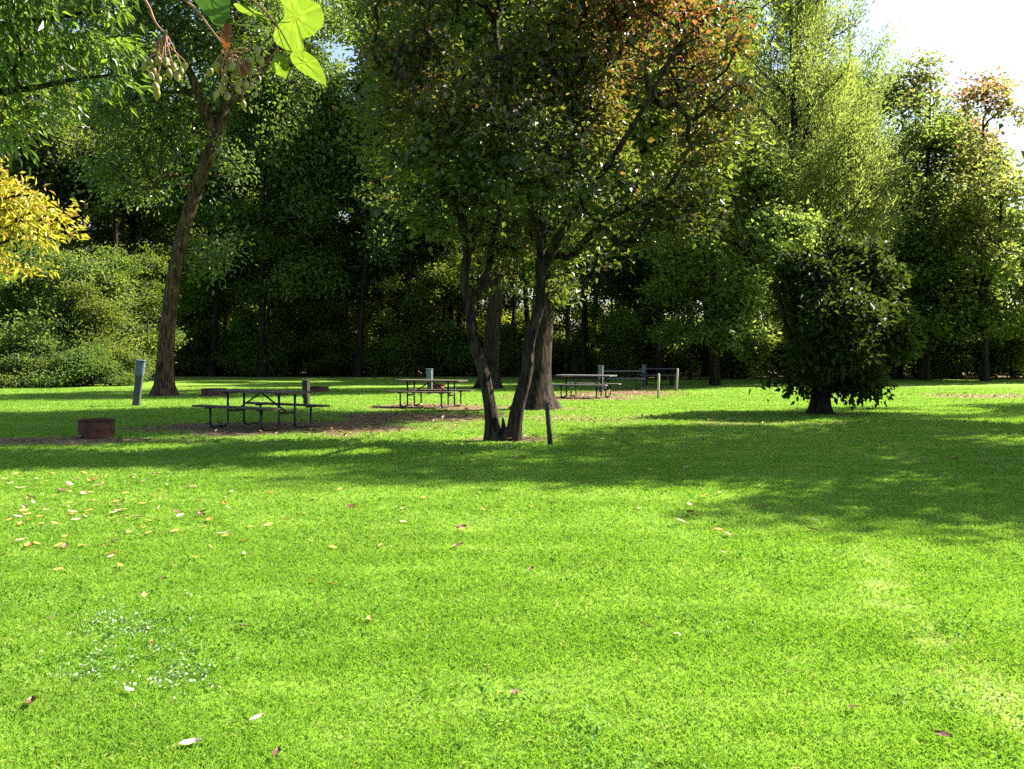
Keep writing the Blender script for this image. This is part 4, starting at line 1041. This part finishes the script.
# ------------------------------------------------------------------ fallen leaves
def build_fallen():
    rs = np.random.RandomState(17)
    mats = {'yellow': leaf_mat('fallen_yellow', [(.5, .38, .1), (.62, .48, .16)], trans=.2, tmul=(1, 1, .8), vary=.2),
            'orange': leaf_mat('fallen_orange', [(.42, .2, .05), (.46, .25, .07)], trans=.2, tmul=(1, 1, .8), vary=.15),
            'brown': leaf_mat('fallen_brown', [(.11, .065, .035), (.17, .10, .055)], trans=.15, tmul=(1, 1, .8), vary=.3),
            'pale': leaf_mat('fallen_pale', [(.55, .45, .3), (.62, .53, .38)], trans=.2, tmul=(1, 1, .9), vary=.15)}
    def leaf_mesh(mat, L, W, curl, seed):
        r = np.random.RandomState(seed)
        n, m = 9, 5
        V = []
        for i in range(n):
            t = i / (n - 1); w = W * (math.sin(PI * t ** .85) ** .8) * (1 + .15 * r.normal()) * .5
            for j in range(m):
                s = j / (m - 1) * 2 - 1
                V.append(((t - .5) * L, s * w, curl * W * (s * s) * (.6 + .5 * t) + .25 * curl * L * (t - .5) ** 2 * 2 + .004 * r.normal() * abs(s) * curl))
        idx = np.arange(n * m).reshape(n, m)
        Q = np.stack([idx[:-1, :-1], idx[:-1, 1:], idx[1:, 1:], idx[1:, :-1]], -1).reshape(-1, 4)
        return mesh_np('fallen_leaf', V, Q, smooth=True, attrs={'rnd': ('FACE', r.rand(len(Q))), 'tint': ('FACE', np.zeros(len(Q)))}, mat=mat)
    kinds = {k: [leaf_mesh(m, .095, .042 if k != 'brown' else .055, c, 3 + i) for i, c in enumerate((.08, .28, .18))] for k, m in mats.items()}
    def put(px, py, kind, s, label, group=None):
        d = EYE * F / (py - HOR); x = (px - 512) / F * d
        o = obj('fallen_leaf', kinds[kind][rs.randint(3)], None, (x, d, .034 + .012 * rs.rand()), (rs.normal() * .18, rs.normal() * .18, rs.rand() * 6.28))
        o.scale = (s, s, s)
        tag(o, label, 'leaf', group)
    GL = 'fallen leaves on the lawn'
    near = [(257, 728, 'pale', 1.0, 'pale yellow fallen leaf at the bottom edge, left of centre'), (190, 752, 'pale', 1.15, 'large cream fallen leaf nearest the camera, bottom left'),
            (152, 649, 'orange', .75, 'bright orange fallen leaf beside the pale weed patch'), (32, 711, 'brown', 1.0, 'pinkish-brown fallen leaf near the bottom left corner'),
            (129, 698, 'pale', .9, 'upright pale fallen leaf just below the pale weed patch'), (370, 625, 'yellow', 1.0, 'bright yellow fallen leaf alone in the middle of the near lawn'),
            (944, 746, 'brown', 1.0, 'dark brown fallen leaf in the bottom right corner'), (853, 716, 'brown', .8, 'dark brown curled leaf left of the bottom right corner'), (516, 700, 'brown', .8, 'dark brown leaf low in the middle of the near lawn'),
            (678, 642, 'pale', .8, 'pale pinkish leaf right of centre in the near lawn'), (645, 632, 'brown', .7, 'small dark leaf right of centre in the near lawn'), (245, 632, 'brown', .9, 'brown leaf right of the pale weed patch'),
            (50, 624, 'brown', .7, 'dark leaf left of the pale weed patch'), (145, 602, 'yellow', 1.1, 'yellow leaf above the pale weed patch'), (334, 589, 'orange', .9, 'orange-brown leaf in the near lawn, left of centre'),
            (277, 764, 'brown', .8, 'brown leaf cut by the bottom edge'), (531, 574, 'brown', .8, 'reddish-brown leaf in mid lawn below the shade edge')]
    for a in near: put(a[0], a[1], a[2], a[3] * .8, a[4], GL)
    # the golden drift under the left boughs
    for _ in range(150):
        py = 476 + abs(rs.normal()) * 42; px = rs.rand() * 330 - 8
        if rs.rand() < .45: px = rs.rand() * 150
        if py > 600: continue
        k = rs.choice(['yellow', 'yellow', 'yellow', 'pale', 'pale', 'orange', 'brown'])
        put(px, py, k, rs.uniform(.55, 1.25), {'yellow': 'yellow fallen leaf in the sunlit drift below the left boughs', 'pale': 'pale fallen leaf in the sunlit drift below the left boughs', 'orange': 'orange fallen leaf in the sunlit drift below the left boughs', 'brown': 'brown fallen leaf in the sunlit drift below the left boughs'}[k], GL)
    for _ in range(60):
        py = 430 + rs.rand() * 130; px = 330 + rs.rand() * 500
        k = rs.choice(['brown', 'brown', 'pale', 'yellow'])
        put(px, py, k, rs.uniform(.7, 1.2), {'brown': 'brown leaf scattered on the middle of the lawn', 'pale': 'pale leaf scattered on the middle of the lawn', 'yellow': 'yellow leaf scattered on the middle of the lawn'}[k], GL)
    # uncountable litter on the worn patches
    n = 15000
    y = 13 + rs.rand(n) * 32; x = (rs.rand(n) * 2 - 1) * 18
    b = bare_mask(x, y); k = rs.rand(n) < b * .9 + .012
    x, y = x[k], y[k]; n = len(x)
    C = np.column_stack([x, y, .012 + .03 * rs.rand(n)])
    V, ci = leaves(C, np.zeros((n, 3)), rs, 1, spread=(.01, .004), L=.1, W=.06, droop=0, jit=1.0, upn=3.0, fold=.35, lvar=.45)
    V[:, :, 2] = np.clip(V[:, :, 2], .006, .07)
    m = leaf_mat('leaf_litter', [(.10, .06, .035), (.17, .1, .055), (.28, .18, .08), (.36, .27, .1)], trans=.15, tmul=(1, 1, .8), vary=0)
    me = mesh_np('leaf_litter', V.reshape(-1, 3), np.arange(n * 4).reshape(-1, 4), attrs={'rnd': ('FACE', rs.rand(n) ** 1.4), 'tint': ('FACE', np.zeros(n))}, mat=m)
    tag(obj('leaf_litter', me), 'brown leaf litter strewn over the worn patches', 'leaf litter', kind='stuff')
build_fallen()

# ------------------------------------------------------------------ light, sky, camera
EL, AZ = math.radians(44), math.radians(66)     # sun elevation; bearing from straight ahead towards the right
w = bpy.data.worlds.new('World'); SC.world = w; w.use_nodes = True
nt = w.node_tree
bg = nt.nodes['Background'] if 'Background' in nt.nodes else nt.nodes.new('ShaderNodeBackground')
sky = nt.nodes.new('ShaderNodeTexSky'); sky.sky_type = 'NISHITA'; sky.sun_disc = False
sky.sun_elevation = EL; sky.sun_rotation = AZ
sky.air_density = 1.0; sky.dust_density = 2.5; sky.ozone_density = 1.0
nt.links.new(sky.outputs[0], bg.inputs['Color']); bg.inputs['Strength'].default_value = .062
ld = bpy.data.lights.new('sun', 'SUN'); ld.energy = 5.0; ld.angle = math.radians(.53); ld.color = (1.0, .89, .72)
lo = bpy.data.objects.new('sun', ld); COL.objects.link(lo)
dirv = Vector((math.sin(AZ) * math.cos(EL), math.cos(AZ) * math.cos(EL), math.sin(EL)))
lo.rotation_euler = dirv.to_track_quat('Z', 'Y').to_euler(); lo.location = (30, 20, 40)

cd = bpy.data.cameras.new('camera'); co = bpy.data.objects.new('camera', cd); COL.objects.link(co)
cd.sensor_width = 36; cd.lens = F / 1024 * 36; cd.clip_start = .1; cd.clip_end = 2000
cd.shift_y = -(384.5 - HOR) / 1024
co.location = (0, 0, EYE); co.rotation_euler = (PI / 2, 0, 0)
SC.camera = co
SC.view_settings.view_transform = 'Standard'; SC.view_settings.look = 'None'
SC.view_settings.exposure = 2.13; SC.view_settings.gamma = 1.0; SC.view_settings.use_curve_mapping = False
cy = SC.cycles
cy.max_bounces = 7; cy.diffuse_bounces = 4; cy.glossy_bounces = 2; cy.transmission_bounces = 5; cy.transparent_max_bounces = 4
cy.caustics_reflective = False; cy.caustics_refractive = False
cy.sample_clamp_indirect = 6.0
cy.use_denoising = False
